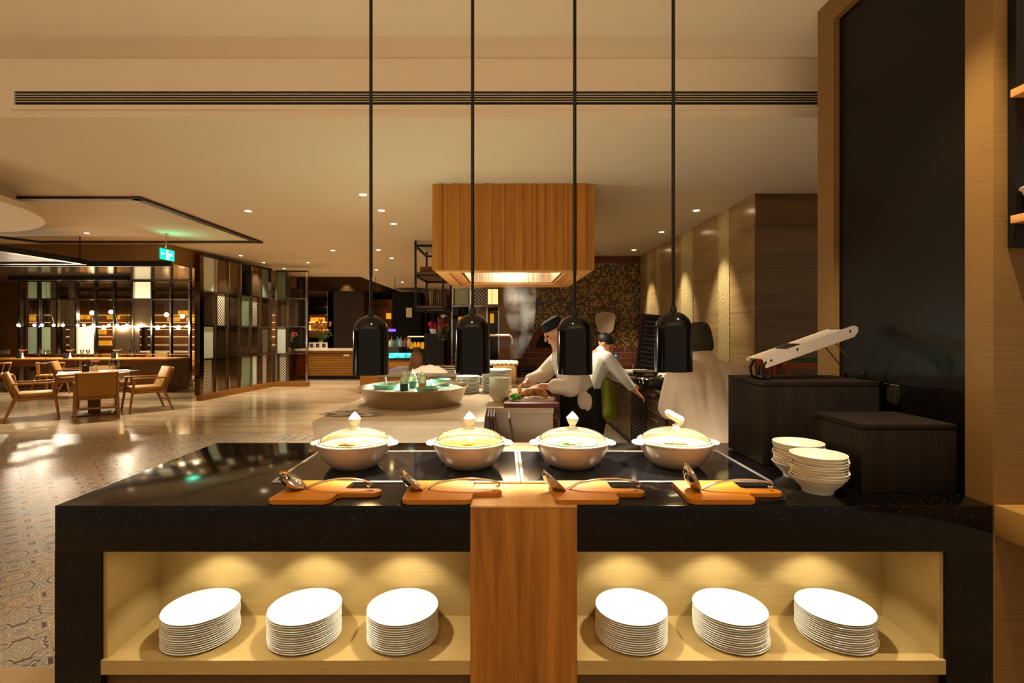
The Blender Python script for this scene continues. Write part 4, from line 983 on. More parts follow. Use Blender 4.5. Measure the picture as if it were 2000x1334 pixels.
# hanging rack
t = thing('hanging_rack', 'black metal ceiling rack with rustic wood shelves beside the wood hood', 'rack', (0, 0, 0))
XA, XB, YA, YB = -1.31, -.90, 7.6, 8.7
for (x, y) in ((XA, YA), (XB, YA), (XA, YB), (XB, YB)): obj('post', box(x-.015, x+.015, y-.015, y+.015, 1.80, ZC-.001), 'blackmetal', t, False)
bm = BM()
for z in (1.8, 2.3, 2.74):
    add_box(bm, XA, XB, YA-.015, YA+.015, z, z+.03); add_box(bm, XA, XB, YB-.015, YB+.015, z, z+.03); add_box(bm, XA-.015, XA+.015, YA, YB, z, z+.03); add_box(bm, XB-.015, XB+.015, YA, YB, z, z+.03)
obj('cross_rail', bm, 'blackmetal', t, False)
for z in (1.832, 2.332): obj('shelf', box(XA+.016, XB-.016, YA, YB, z, z+.03), 'shelfwood', t, False)
t = thing('wooden_box', 'low wooden box lying on the upper rack shelf', 'box', (-1.1, 7.95, 2.363)); obj('box_side', box(-.17, .17, -.2, .25, 0, .1, .004), 'shelfwood', t)
for k in range(8):
    w, h = random.uniform(.018, .035), random.uniform(.2, .27); x = -1.13+k*.032
    bm = BM(); add_box(bm, 0, w*.85, -.08, .08, 0, h, .002)
    tag(obj('cook_book', bm, mat('book_cover_%d' % k, random.choice([(150,110,60), (196,170,120), (120,90,60), (170,150,120), (90,70,50)]), .6), None, True, (x, 7.85, 1.863)), NTH[k]+' cook book from the outer post on the lower rack shelf', 'book', 'cook books on the rack')
t = thing('hanging_pouch', 'clear hanging pouch of red chillies below the metal rack', 'pouch', (-.90, 7.6, 1.799))
bm = BM(); add_lathe(bm, [(.02, -.06), (.09, -.12), (.115, -.22), (.10, -.34), (.05, -.43), (0, -.45)], 24, None, False, False); obj('pouch_skin', bm, 'THIN', t)
bm = BM()
for k in range(26): a, r = random.uniform(0, 6.28), random.uniform(0, .07); add_ball(bm, (r*math.cos(a), r*math.sin(a), -.18+random.uniform(-.06, .05)), .022, 8)
obj('chilli', bm, mat('dried_chilli', (150,40,34), .5), t)['kind'] = 'stuff'
bm = BM(); add_tube(bm, [(0, 0, 0), (0, 0, -.1)], .004, 6); obj('hook_wire', bm, 'blackmetal', t)

# vegetables beyond the box
t = thing('side_counter', 'dark side counter against the brown tiled wall', 'counter', (2.75, 4.62, 0)); obj('side_body', box(-1.15, .8, -.68, .34, 0, .83), 'brownpost', t, False); obj('side_top', box(-1.19, .82, -.72, .355, .831, .88, .003), 'blackstone', t)
t = thing('riser_block', 'dark riser block under the orange crate and carrot pot', 'riser', (2.75, 4.45, .881)); obj('riser', box(-.6, .6, -.2, .2, 0, .138, .003), 'brownwood', t)
t = thing('slatted_crate', 'orange wooden slatted crate of vegetables behind the slicer', 'crate', (2.62, 4.45, 1.021)); bm = BM()
for z in (.03, .15): add_box(bm, -.22, .32, -.13, -.115, z, z+.055, .002); add_box(bm, -.22, .32, .115, .13, z, z+.055, .002); add_box(bm, -.22, -.205, -.114, .114, z, z+.055, .002); add_box(bm, .305, .32, -.114, .114, z, z+.055, .002)
obj('slat', bm, 'orangewood', t); obj('crate_floor', box(-.2, .3, -.11, .11, 0, .02), 'orangewood', t, False)
bm = BM()
for (x, y) in ((-.19, -.1), (-.19, .1), (.29, -.1), (.29, .1)): add_box(bm, x-.012, x+.012, y-.012, y+.012, .021, .22)
obj('corner_post', bm, 'orangewood', t, False)
for k in range(3):
    bm = BM(); add_capsule(bm, (0, 0, 0), (.13, .0, .01), .035, .028); tag(obj('cucumber', bm, mat('cucumber_green_%d' % k, (50, 84, 24), .5), None, True, (2.52+k*.12, 4.45+.03*(k % 2), 1.225)), NTH[k]+' dark green cucumber in the orange crate', 'cucumber', 'cucumbers in the orange crate')
for k in range(6):
    bm = BM(); mt = Matrix.Rotation(random.uniform(-.6, .6), 4, 'Y') @ Matrix.Rotation(random.uniform(-.3, .3), 4, 'X')
    add_lathe(bm, [(0, 0), (.008, .01), (.024, .16), (.026, .19), (.01, .2), (0, .2)], 12, mt); r_ = obj('carrot', bm, 'carrot', None, True, (2.20+k*.035, 4.4+.05*(k % 3), 1.09)); tag(r_, NTH[k]+' orange carrot in the pile beside the crate, counting toward it', 'carrot', 'carrots beside the crate')
    bm = BM(); add_tube(bm, [mt @ Vector((0, 0, .2)), mt @ Vector((.02, 0, .26))], .006, 6); obj('carrot_top', bm, 'leaf', r_)
t = thing('carrot_pot', 'dark shallow pot holding upright carrots by the crate', 'pot', (2.29, 4.45, 1.021)); bm = BM(); add_lathe(bm, [(0, 0), (.09, 0), (.105, .08), (.1, .08), (.085, .01), (0, .01)], 24); obj('pot_body', bm, 'terra', t)

# ================================================================== COUNTER BEHIND (brown) AND BAR
t = thing('stone_topped_counter', 'low brown serving counter with grey stone top behind the ice basin', 'counter', (0, 0, 0)); obj('worktop', box(-1.75, -.62, 7.0, 8.6, .86, .9, .003), travertine('grey_stone', (120,106,88), (140,124,104), (96,84,68), (2, 2, 2), .3), t); obj('body', box(-1.72, -.65, 7.03, 8.57, 0, .859), 'cabinet', t)
bm = BM(); n_ = 12
vs = [[bm.verts.new((-.26+.52*i/n_, -.14+.28*j/n_, .004+.10*max(0, math.sin(PI*i/n_))**.7*math.sin(PI*j/n_)**.6*(1+.15*math.sin(i*2.3+j)))) for i in range(n_+1)] for j in range(n_+1)]
for j in range(n_):
    for i in range(n_): bm.faces.new((vs[j][i], vs[j][i+1], vs[j+1][i+1], vs[j+1][i]))
tag(obj('draped_cloth', bm, 'clothback', None, True, (-1.05, 7.25, .901)), 'grey white cloth draped over food behind the ice basin', 'cloth')
t = thing('bread_basket', 'brown wrapped bread bag standing on a dark box by the draped cloth', 'bread bag', (-1.32, 7.75, .901))
obj('riser', box(-.1, .1, -.1, .1, 0, .1, .003), 'brownwood', t); bm = BM(); add_lathe(bm, [(0, .101), (.09, .101), (.1, .16), (.085, .24), (.04, .29), (.07, .33), (.05, .345), (0, .33)], 12); obj('paper_bag', bm, mat('brown_paper', (130,84,50), .7), t)
for k in range(3): tag(obj('steel_tray', box(-.16, .16, -.12, .12, 0, .018, .004), 'steel', None, True, (-.83, 7.6, .901+k*.03)), 'steel tray, %s of the small pile behind the curry lamp' % ['lowest', 'middle', 'upper'][k], 'tray', 'steel trays behind the lamp')
t = thing('lit_bar', 'orange wood bar with teal lit counter front and bottles', 'bar', (0, 12.1, 0)); obj('bar_body', box(-3.4, -2.15, 0, .8, 0, .80), 'cabinet', t); obj('bar_top', box(-3.42, -2.13, -.02, .82, .801, .84, .003), 'blackstone', t); obj('teal_panel', box(-3.38, -2.2, .02, .06, .841, .96), 'teal', t, False); obj('upper_shelf', box(-3.4, -2.5, .1, .6, .97, 1.10), 'darkwall', t, False)
for k in range(22):
    bm = BM(); h = random.uniform(.16, .26); add_lathe(bm, [(0, 0), (.028, 0), (.03, h*.6), (.011, h*.75), (.011, h), (0, h)], 10)
    c = random.choice([(90,130,110), (180,150,90), (70,90,120), (130,60,40), (190,190,170), (40,120,60)])
    tag(obj('liquor_bottle', bm, mat('bottle_tint_%d' % k, c, .15), None, True, (-3.2+.09*(k % 11), 12.35+.2*(k//11), 1.101)), NTH[k % 11]+' bottle of the '+('front' if k < 11 else 'back')+' row on the teal lit bar', 'bottle', 'bottles on the teal lit bar')
t = thing('violet_light_strip', 'short violet light strip above the bar bottles', 'light strip', (-2.95, 12.75, 1.5)); obj('strip_tube', box(-.25, .25, -.02, .02, -.03, .03), 'violet', t, False)
bm = BM(); add_tube(bm, [(-.24, 0, .03), (-.24, 0, ZC-1.5)], .006, 6); add_tube(bm, [(.24, 0, .03), (.24, 0, ZC-1.5)], .006, 6); obj('hanger', bm, 'blackmetal', t)
t = thing('juice_display', 'lit glass display of yellow juice jars beyond the rack', 'display case', (-2.15, 13.2, 0)); obj('display_base', box(-.35, .5, 0, .6, 0, 1.02), 'brownpost', t, False); obj('light_bar', box(-.35, .5, .3, .34, 1.32, 1.345), 'warmstrip', t, False); obj('display_side', box(-.35, -.33, 0, .6, 1.02, 1.35), 'steel', t, False); obj('display_side', box(.48, .5, 0, .6, 1.02, 1.35), 'steel', t, False)
for k in range(7):
    bm = BM(); add_lathe(bm, [(0, 0), (.04, 0), (.042, .12), (.03, .15), (.03, .17), (0, .17)], 12); tag(obj('juice_jar', bm, 'jar', None, True, (-2.42+k*.1, 13.35, 1.021)), NTH[k]+' yellow juice jar in the lit display', 'jar', 'yellow juice jars')
# dark columns and walls near the bar
t = thing('dark_cabinet', 'tall dark brown cabinet column behind the hanging rack', 'cabinet', (-3.15, 16, 0)); obj('cabinet_body', box(-.35, .55, 0, .8, 0, 2.7), 'blackpanel', t, False); obj('poster', box(.1, .28, -.02, -.001, 1.9, 2.2), 'cream', t, False)
t = thing('amber_shelf_tower', 'amber lit shelving tower beyond the bar', 'shelving', (-4.2, 18, 0)); obj('tower_back', box(-.5, .5, .3, .35, 0, 2.6), mat('amber_back', (150,96,30), .6), t, False)
for k in range(5): obj('tower_shelf', box(-.5, .5, 0, .3, .5+k*.45, .53+k*.45), 'cabinet', t, False)
for k in range(3): obj('amber_lamp', box(-.15+.2*k, .0+.2*k, .05, .2, 1.45+.45*k, 1.65+.45*k), 'amber', t, False)
t = thing('colonnade_panel', 'row of tall brown wood wall panels behind the bar', 'wall panel', (-2.2, 20, 0)); bm = BM()
for k in range(12): add_box(bm, -1.6+k*.3, -1.4+k*.3, 0, .1, 0, 2.8)
obj('panel_slat', bm, 'brownwood', t, False)
t = thing('flower_display', 'pink flower bowl with amber lit pots seen through the rack', 'flower display', (-1.62, 12, 0)); obj('plinth_box', box(-.25, .22, 0, .4, 0, 1.42), 'blackmetal', t, False)
bm = BM(); add_lathe(bm, [(0, 1.421), (.12, 1.421), (.16, 1.53), (0, 1.53)], 20, Matrix.Translation((0, .2, 0))); obj('flower_bowl', bm, 'cream', t); bm = BM()
for k in range(20): add_ball(bm, (random.uniform(-.15, .15), .2+random.uniform(-.1, .1), 1.62+random.uniform(-.06, .08)), .05, 8)
obj('flower_heads', bm, 'pink', t)

# slatted buffet counter far behind
t = thing('slatted_buffet', 'long far buffet counter with horizontal wood slats and white top', 'counter', (0, 15.5, 0))
obj('front', box(-6.3, -3.6, .03, .9, .12, .87), 'cabinet', t); bm = BM()
for k in range(10): add_box(bm, -6.3, -3.6, .0, .029, .13+k*.074, .19+k*.074, .003)
obj('slat', bm, 'cabinet', t); obj('worktop', box(-6.4, -3.55, -.06, .95, .871, .93, .004), 'whitemarble', t); obj('plinth', box(-6.25, -3.62, .08, .88, 0, .12), 'blackmetal', t, False); obj('info_plate', box(-4.85, -4.68, -.012, -.001, .72, .77), 'white', t, False)
t = thing('dark_column', 'wide dark brown square column behind the slatted buffet', 'column', (-5.1, 17, 0)); obj('shaft', box(-.55, .45, 0, 1, 0, 2.739), 'brownpost', t, False); t['kind'] = 'structure'
for k in range(3):
    q = thing('display_frame', NTH[k]+' small pale wooden display box from the flower vase side', 'display box', (-5.92+k*.19, 15.8, .931), 0, 'wooden display boxes'); bm = BM()
    add_box(bm, -.085, .085, -.05, .05, 0, .03); add_box(bm, -.085, .085, -.05, .05, .16, .19); add_box(bm, -.085, -.06, -.05, .05, .03, .16); add_box(bm, .06, .085, -.05, .05, .03, .16); obj('box_frame', bm, 'cream', q, False); obj('box_filling', box(-.059, .059, -.03, .04, .031, .159), 'terra', q, False)
def flowers(name, label, loc, n, r, h, mats, vase='frostg'):
    t = thing(name, label, 'flowers', loc); bm = BM(); add_lathe(bm, [(0, 0), (.06, 0), (.05, .1), (.075, .25), (.07, .25), (0, .2)], 20); obj('vase', bm, vase, t)
    bm = BM()
    for k in range(n):
        a, q = random.uniform(0, 6.28), random.uniform(0, r); p = Vector((q*math.cos(a), q*math.sin(a), h*random.uniform(.45, 1)))
        add_tube(bm, [(0, 0, .2), p*.6+Vector((0, 0, .1)), p], .005, 5); add_ball(bm, p+Vector((.03, 0, -.03)), (.07, .03, .012), 6, (a, .4, a))
    obj('foliage', bm, 'leaf', t)['kind'] = 'stuff'
    for m_ in mats:
        bm = BM()
        for k in range(n):
            a, q = random.uniform(0, 6.28), random.uniform(0, r); add_ball(bm, (q*math.cos(a), q*math.sin(a), h*random.uniform(.6, 1.05)), .04, 8)
        obj('blossoms', bm, m_, t)['kind'] = 'stuff'
flowers('flower_arrangement', 'tall arrangement of green leaves and orange flowers on the far buffet', (-5.75, 16.1, .931), 22, .38, .85, ['orangeflower'])
flowers('pink_flower_arrangement', 'pink and green flower arrangement seen through the mirrored screen', (-6.35, 15.0, .951), 16, .25, .6, ['pink'])
t = thing('flower_stand', 'low dark stand carrying the pink flowers behind screen', 'stand', (-6.45, 15.0, 0)); obj('stand_block', box(-.3, .2, -.3, .3, 0, .95), 'brownpost', t, False)
# amber shelves and night window far behind
t = thing('amber_wall_shelf', 'amber lit wall shelf with yellow boxes beyond the slatted buffet', 'shelving', (-7.45, 20, 0)); obj('shelf_back', box(-.5, .45, .3, .33, 0, 2.7), 'brownwood', t, False)
for k in range(6): obj('shelf', box(-.5, .45, 0, .3, .9+k*.3, .925+k*.3), 'warmstrip' if k in (2, 3) else 'cabinet', t, False)
for k in range(3): obj('yellow_box', box(-.4+.28*k, -.18+.28*k, .05, .25, 1.826 if k > 0 else 1.526, 2.0 if k > 0 else 1.7), 'amber', t, False)
bm = BM(); add_box(bm, -7.0, -6.1, 22, 22.05, .5, 2.7); struct('window_1', bm, mat('night_glass', (8,12,30), .1))
for k in range(9):
    z = 1.9+.1*((k*5) % 7); q = thing('fairy_light', 'tiny white light before the night window, %s along' % NTH[k], 'light', (-6.85+.09*k, 21.9, z), 0, 'lights at the night window')
    bm = BM(); add_ball(bm, (0, 0, 0), .035, 8); obj('bulb', bm, 'bulb', q); bm = BM(); add_tube(bm, [(0, 0, .03), (0, 0, 2.739-z)], .003, 5); obj('wire', bm, 'blackmetal', q)

# ================================================================== GLASS SCREENS
def screen(label, origin, rz, cols, rows, panes, base=True, endcap=0, post=.03, h=3.05, gap=None):
    t = thing('glass_screen', label, 'screen', origin, rz)
    x = 0; xs = [0]
    for c in cols: x += c; xs.append(x)
    for x in xs: obj('post', box(x-post/2, x+post/2, -.05, .05, .12 if base else 0, h), 'chrome', t, False)
    for z in rows[1:-1]: obj('rail', box(post/2, xs[-1]-post/2, -.035, .035, z-.014, z+.014), 'chrome', t, False)
    obj('top_rail', box(-post/2, xs[-1]+post/2, -.05, .05, h, h+.03), 'blackmetal', t, False)
    if base: obj('base', box(-.06, xs[-1]+.04, -.07, .07, 0, .12), 'cabinet', t)
    if endcap: obj('end_panel', box(-post/2-endcap, -post/2, -.06, .06, .12, h), 'bronze', t, False)
    for (c, r, mt_, a, b) in panes:
        w = xs[c+1]-xs[c]-post; x0 = xs[c]+post/2+w*a; x1 = xs[c]+post/2+w*b
        obj('pane', box(x0, x1, -.008, .008, rows[r]+.015, rows[r+1]-.015), mt_, t, False)
    return t
RA = [.12, .87, 1.59, 2.34, 3.10]
def fill(ncol, nrow, special):
    out = []
    for c in range(ncol):
        for r in range(nrow):
            if (c, r) in special: out += [(c, r, *s) for s in special[(c, r)]]
            else: out.append((c, r, 'smokemirror', 0, 1))
    return out
sp = {(0,3): [('fluted', 0, 1)], (0,1): [('frost', 0, .85), ('smokemirror', .85, 1)], (0,0): [('pattern', 0, .75), ('smokemirror', .75, 1)], (1,2): [('pattern', 0, .75), ('smokemirror', .75, 1)],
      (3,2): [('frostg', 0, 1)], (3,0): [('frostg', 0, 1)], (4,2): [('pattern', 0, .65), ('smokemirror', .65, 1)], (4,0): [('frost', 0, .6), ('smokemirror', .6, 1)], (5,3): [('frostg', .2, .8)], (5,0): [('pattern', 0, .6), ('smokemirror', .6, 1)], (3,3): [('THIN', 0, 1)]}
A0, A1 = Vector((-6.47, 10.95, 0)), Vector((-6.19, 13.55, 0)); dd = A1-A0; an = math.atan2(dd.y, dd.x); LA = dd.length
screen('tall mirrored metal and glass screen running away along the hall walkway', A0, an, [LA/6]*6, RA, fill(6, 4, sp), True, .11, .03, 3.1)
sp = {(0,3): [('frostg', 0, .8), ('smokemirror', .8, 1)], (0,1): [('frost', 0, .8), ('smokemirror', .8, 1)], (0,0): [('smokemirror', 0, .2), ('pattern', .2, .85)], (1,3): [('THIN', 0, 1)], (1,1): [('THIN', 0, 1)], (1,0): [('tinted', 0, 1)], (1,2): [('smokemirror', 0, .5), ('THIN', .5, 1)]}
screen('short mirrored glass screen at the far end beside the buffet', (-6.06, 13.68, 0), 0, [.31, .50], RA, fill(2, 4, sp), True, 0, .05, 3.06)
RC = [.14, .86, 1.595, 2.316, 2.80]
sp = {}
for c in range(9):
    for r in range(4): sp[(c, r)] = [('THIN', 0, 1)]
sp[(6,3)] = [('fluted', 0, 1)]; sp[(3,1)] = [('frost', 0, 1)]; sp[(0,3)] = [('frostg', .4, 1)]; sp[(1,3)] = [('frostg', .1, .6), ('smokemirror', .6, 1)]; sp[(0,1)] = [('frostg', .4, 1)]; sp[(1,1)] = [('frostg', .1, .6), ('smokemirror', .6, 1)]
sp[(1,2)] = [('THIN', 0, .6), ('smokemirror', .6, 1)]; sp[(2,3)] = [('smokemirror', .55, 1)]; sp[(2,2)] = [('smokemirror', .0, 1)]; sp[(2,1)] = [('smokemirror', .6, 1)]; sp[(6,2)] = [('smokemirror', 0, 1)]; sp[(5,1)] = [('smokemirror', .0, .9)]; sp[(6,1)] = [('smokemirror', 0, .3)]
screen('long clear glass screen with chrome posts behind the communal table', (-12.83, 13.6, 0), 0, [.5]*9, RC, fill(9, 4, sp), True, 0, .04, 2.78)
# kitchen glass partition D
sp = {(c, r): [('THIN', 0, 1)] for c in range(3) for r in range(4)}
sp[(0,2)] = [('frost', .1, .95)]; sp[(1,2)] = [('pattern', .1, 1)]; sp[(1,1)] = [('smokemirror', 0, 1)]
screen('glass screen with white and patterned panes beside the tiled column', (-1.05, 10.4, 0), 0, [.36, .35, .24], [0.12, .9, 1.99, 2.36, 2.8], fill(3, 4, sp), False, 0, .035, 2.78)
t = thing('light_window', 'bright warm lit panel seen between screen and tiled column', 'lit panel', (-.45, 14, 0)); obj('panel_stand', box(-.3, .3, .02, .06, 0, 2.2), 'darkwall', t, False); obj('glow_panel', box(-.2, .35, -.02, .019, 2.21, 2.62), 'warmstrip', t, False)
for k, (x, z) in enumerate(((-1.1, 1.72), (-.3, 1.8))):
    q = thing('wall_lantern', ['amber glowing lantern behind the white pane column','amber glowing lantern beside the tiled column'][k], 'lantern', (x, 13, z), 0, 'amber lanterns'); obj('lantern_glass', box(-.05, .05, -.05, .05, -.12, .12), 'amber', q, False); bm = BM(); add_tube(bm, [(0, 0, .121), (0, 0, ZC-z)], .006, 6); obj('chain', bm, 'blackmetal', q)
flowers('teal_plant', 'dark green and red plant beyond the curry lamp by the tiled column', (-.32, 10.9, .95), 14, .15, .5, ['red']); t = thing('plant_stand', 'dark plinth under the green and red plant', 'stand', (-.32, 10.9, 0)); obj('plinth_block', box(-.2, .2, -.2, .2, 0, .949), 'darkwall', t, False)

# ================================================================== DINING HALL
# exit sign
t = thing('exit_sign', 'green glowing emergency exit sign hanging from the hall ceiling', 'exit sign', (-5.92, 9.0, 2.83))
obj('housing', box(-.03, 0, -.2, .2, -.1, .11, .004), mat('sign_grey', (120,104,80), .5), t)
obj('sign_face', box(.001, .006, -.19, .19, -.095, .085), 'exitgreen', t, False)
bm = BM(); add_tube(bm, [(-.015, 0, .111), (-.015, 0, .369)], .008, 8); add_lathe(bm, [(.03, .36), (.03, .369)], 16); obj('rod', bm, 'steel', t)
def sp_prism(pts, bm): add_prism(bm, pts, .0065, .009, Matrix.Rotation(PI/2, 4, 'Z') @ Matrix.Rotation(PI/2, 4, 'X') if False else Matrix(((0,0,1,0),(1,0,0,0),(0,1,0,0),(0,0,0,1))))
bm = BM(); sp_prism([(-.165, 0), (-.135, .028), (-.135, .01), (-.085, .01), (-.085, -.01), (-.135, -.01), (-.135, -.028)], bm); obj('arrow', bm, 'exitwhite', t, False)
bm = BM()
sp_prism([(-.03, -.07), (.03, -.07), (.03, .075), (-.03, .075)], bm); sp_prism([(-.035, -.082), (.055, -.082), (.055, -.0705), (-.035, -.0705)], bm); obj('door_symbol', bm, 'exitwhite', t, False)
bm = BM()
for pts in ([(-.008, .035), (.008, .035), (.008, .05), (-.008, .05)], [(-.012, .0), (.01, .0), (.012, .03), (-.006, .03)], [(-.02, -.045), (-.01, -.045), (0, -.001), (-.01, -.001)], [(.0, -.001), (.01, -.001), (.018, -.04), (.008, -.04)], [(-.024, .012), (-.012, .018), (-.012, .024), (-.024, .018)], [(.012, .018), (.022, .008), (.022, .014), (.012, .026)]):
    add_prism(bm, pts, .0095, .0105, Matrix(((0,0,1,0),(1,0,0,0),(0,1,0,0),(0,0,0,1))))
obj('running_figure', bm, 'exitgreen', t, False)
bm = BM()
for (x0, segs) in ((.055, [(0,-.02,.024,-.014),(0,-.02,.006,.022),(.018,-.02,.024,.022),(.009,-.03,.015,.034),(0,.0,.024,.006)]), (.09, [(0,-.02,.026,-.013),(0,.015,.026,.022),(0,-.02,.006,.022),(.02,-.02,.026,.022)])):
    for (a, b_, c, d) in segs: sp_prism([(x0+a*1.6, b_), (x0+c*1.6, b_), (x0+c*1.6, d), (x0+a*1.6, d)], bm)
obj('sign_characters', bm, 'exitwhite', t, False)
l = bpy.data.lights.new('exit_glow', 'AREA'); l.size = .3; l.energy = .8; l.color = (.1, 1, .7); lo = bpy.data.objects.new('exit_glow', l); COL.objects.link(lo); lo.parent = t; lo.location = (.03, 0, .05); lo.rotation_euler = (0, math.radians(-130), 0)

# canopy and pendant bar
t = thing('black_canopy', 'black framed perforated canopy hanging low under the hall ceiling', 'canopy', (0, 0, 2.70)); bm = BM()
add_box(bm, -12, -7.65, 9.25, 9.4, 0, .09); add_box(bm, -7.75, -7.62, 5.4, 9.25, 0, .09); obj('frame', bm, 'blackmetal', t, False); obj('perforated_panel', box(-12, -7.76, 5.4, 9.24, .03, .05), 'mesh', t, False)
bm = BM()
for (x, y) in ((-7.7, 9.3), (-11, 9.3), (-7.7, 6)): add_tube(bm, [(x, y, .091), (x, y, .495)], .01, 6)
obj('hanger', bm, 'blackmetal', t)
t = thing('pendant_bar', 'long black bar carrying the bare bulb pendants', 'ceiling bar', (0, 12.5, 2.72)); obj('bar', box(-12.05, -9.15, -.06, .06, 0, .099), 'blackmetal', t, False)
for k, px in enumerate((36, 67, 82, 105, 123, 152, 164, 182, 213, 229, 248, 279)):
    y = 12.5 + (.35 if k % 2 else -.35)*.6; X = (px-984)*y/1000; z = 1.62
    q = thing('bulb_pendant', 'bare glowing bulb, '+NTH[11-k]+' in the row from the mirrored screen', 'pendant lamp', (X, y, z), 0, 'bulb pendants over the communal table')
    bm = BM(); add_ball(bm, (0, 0, 0), .032, 14); obj('bulb', bm, 'bulb', q)
    bm = BM(); add_lathe(bm, [(.014, .03), (.016, .08), (0, .085)], 12); obj('socket', bm, 'blackmetal', q)
    bx_ = min(max(X, -11.95), -9.25) if k < 11 else -9.17
    bm = BM(); add_tube(bm, [(0, 0, .08), ((bx_-X)*.75, (12.5-y), .75), ((bx_-X), (12.5-y), .95), (bx_-X, 12.5-y, 1.099)], .005, 6); obj('cable', bm, 'blackmetal', q)
    if k % 2 == 0:
        l = bpy.data.lights.new('bulb_light', 'POINT'); l.energy = 18; l.color = (1, .84, .6); l.shadow_soft_size = .04; lo = bpy.data.objects.new('bulb_light', l); COL.objects.link(lo); lo.parent = q; lo.location = (0, 0, -.06)

def taper(bm, p0, p1, a, b):
    add_tube(bm, [p0, p1], [a, b], 8)
def armchair(loc, rz, label, src=None):
    if src:
        t = copy_tree(src); t.location = loc; t.rotation_euler = (0, 0, rz); t['label'] = label; return t
    t = thing('armchair', label, 'chair', loc, rz, 'ochre armchairs at the dining tables')
    for s in (-1, 1):
        bm = BM(); taper(bm, (s*.28, .24, .62), (s*.30, .32, 0), .026, .017); obj('leg', bm, 'chairwood', t)
        bm = BM(); taper(bm, (s*.27, -.20, .44), (s*.29, -.36, 0), .028, .017); taper(bm, (s*.27, -.20, .44), (s*.27, -.34, .80), .026, .016); obj('leg', bm, 'chairwood', t)
        bm = BM(); add_box(bm, s*.285-.027, s*.285+.027, -.29, .27, .605, .632, .008); obj('armrest', bm, 'chairwood', t)
    bm = BM(); add_box(bm, -.26, .26, -.2, -.17, .33, .38, .004); add_box(bm, -.26, .26, .22, .25, .34, .40, .004); add_box(bm, -.275, -.245, -.2, .25, .34, .39, .004); add_box(bm, .245, .275, -.2, .25, .34, .39, .004); add_box(bm, -.27, .27, -.305, -.28, .18, .21, .004)
    obj('seat_frame', bm, 'chairwood', t)
    obj('seat', box(-.255, .255, -.19, .27, .395, .46, .022), 'leather', t)
    bm = BM(); add_box(bm, -.25, .25, -.04, .03, .0, .40, .024, Matrix.Translation((0, -.205, .43)) @ Matrix.Rotation(math.radians(20), 4, 'X')); obj('backrest', bm, 'leather', t)
    bm = BM(); add_box(bm, -.255, .255, -.062, -.042, -.02, .41, .008, Matrix.Translation((0, -.205, .43)) @ Matrix.Rotation(math.radians(20), 4, 'X')); obj('back_panel', bm, 'leatherback', t)
    return t
c0 = armchair((-7.0, 8.80, 0), math.radians(40), 'ochre leather armchair seen from behind at the square table')
armchair((-7.95, 8.66, 0), math.radians(-48), 'ochre armchair in profile at the end of the square table facing the vase', c0)
armchair((-6.72, 9.62, 0), math.radians(138), 'ochre armchair in profile beside the brown table end panel', c0)
armchair((-7.72, 9.72, 0), math.radians(218), 'ochre armchair on the far side of the square table', c0)
armchair((-9.75, 11.6, 0), math.radians(-60), 'ochre armchair behind, partly cut by the picture edge', c0)
# yellow chairs behind glass
armchair((-9.45, 15.1, 0), math.radians(150), 'bright lit ochre armchair behind the clear glass screen', c0)
armchair((-10.6, 15.6, 0), math.radians(-150), 'second lit ochre armchair behind the frosted pane', c0)
armchair((-11.9, 15.2, 0), math.radians(180), 'lit ochre armchair behind the glass near the bulbs', c0)
spot_light('bar_fill', (-5.0, 14.6, 3.1), 90, 100, .7, WARM); spot_light('bar_fill', (-2.6, 11.4, 2.75), 70, 100, .7, WARM); spot_light('bar_fill', (-5.0, 16.15, 3.1), 50, 90, .7, WARM)  # spots without fixtures, added to brighten the bar and far buffet
spot_light('dining_beam', (-9.8, 15.3, 2.7), 120, 90, .6, WARM); spot_light('dining_beam', (-11.4, 15.6, 2.7), 80, 100, .6, WARM)
spot_light('dining_beam', (-6.9, 9.2, 3.1), 90, 75, .7, WARM); spot_light('dining_beam', (-9.6, 13.0, 2.6), 50, 110, .7, WARM)

def hoop_chair(loc, rz, label, src=None):
    if src: t = copy_tree(src); t.location = loc; t.rotation_euler = (0, 0, rz); t['label'] = label; return t
    t = thing('hoop_back_chair', label, 'chair', loc, rz, 'hoop back chairs')
    bm = BM(); add_tube(bm, [(-.28*math.cos(a), -.27*math.sin(a)+.05, .74) for a in [PI*k/12 for k in range(13)]], .018, 8); obj('backrest', bm, 'chairwood', t)
    for x, y in ((-.22, .2), (.22, .2), (-.22, -.2), (.22, -.2)):
        bm = BM(); taper(bm, (x*.9, y*.9, .44), (x*1.15, y*1.15, 0), .02, .014); obj('leg', bm, 'chairwood', t)
    bm = BM(); add_lathe(bm, [(0, .44), (.25, .44), (.26, .455), (.25, .475), (0, .48)], 32); obj('seat', bm, 'leather', t)
    bm = BM()
    for a in (0, .5, 1.05, 2.09, 2.64, PI): add_tube(bm, [(-.22*math.cos(a), -.2*math.sin(a), .46), (-.28*math.cos(a), -.27*math.sin(a)+.05, .73)], .011, 6)
    obj('spindle', bm, 'chairwood', t); return t
h0 = hoop_chair((-10.5, 11.85, 0), 0.1, 'hoop back chair at the communal table between the two vases')
hoop_chair((-11.75, 11.9, 0), -.1, 'hoop back chair at the communal table beside picture edge', h0)
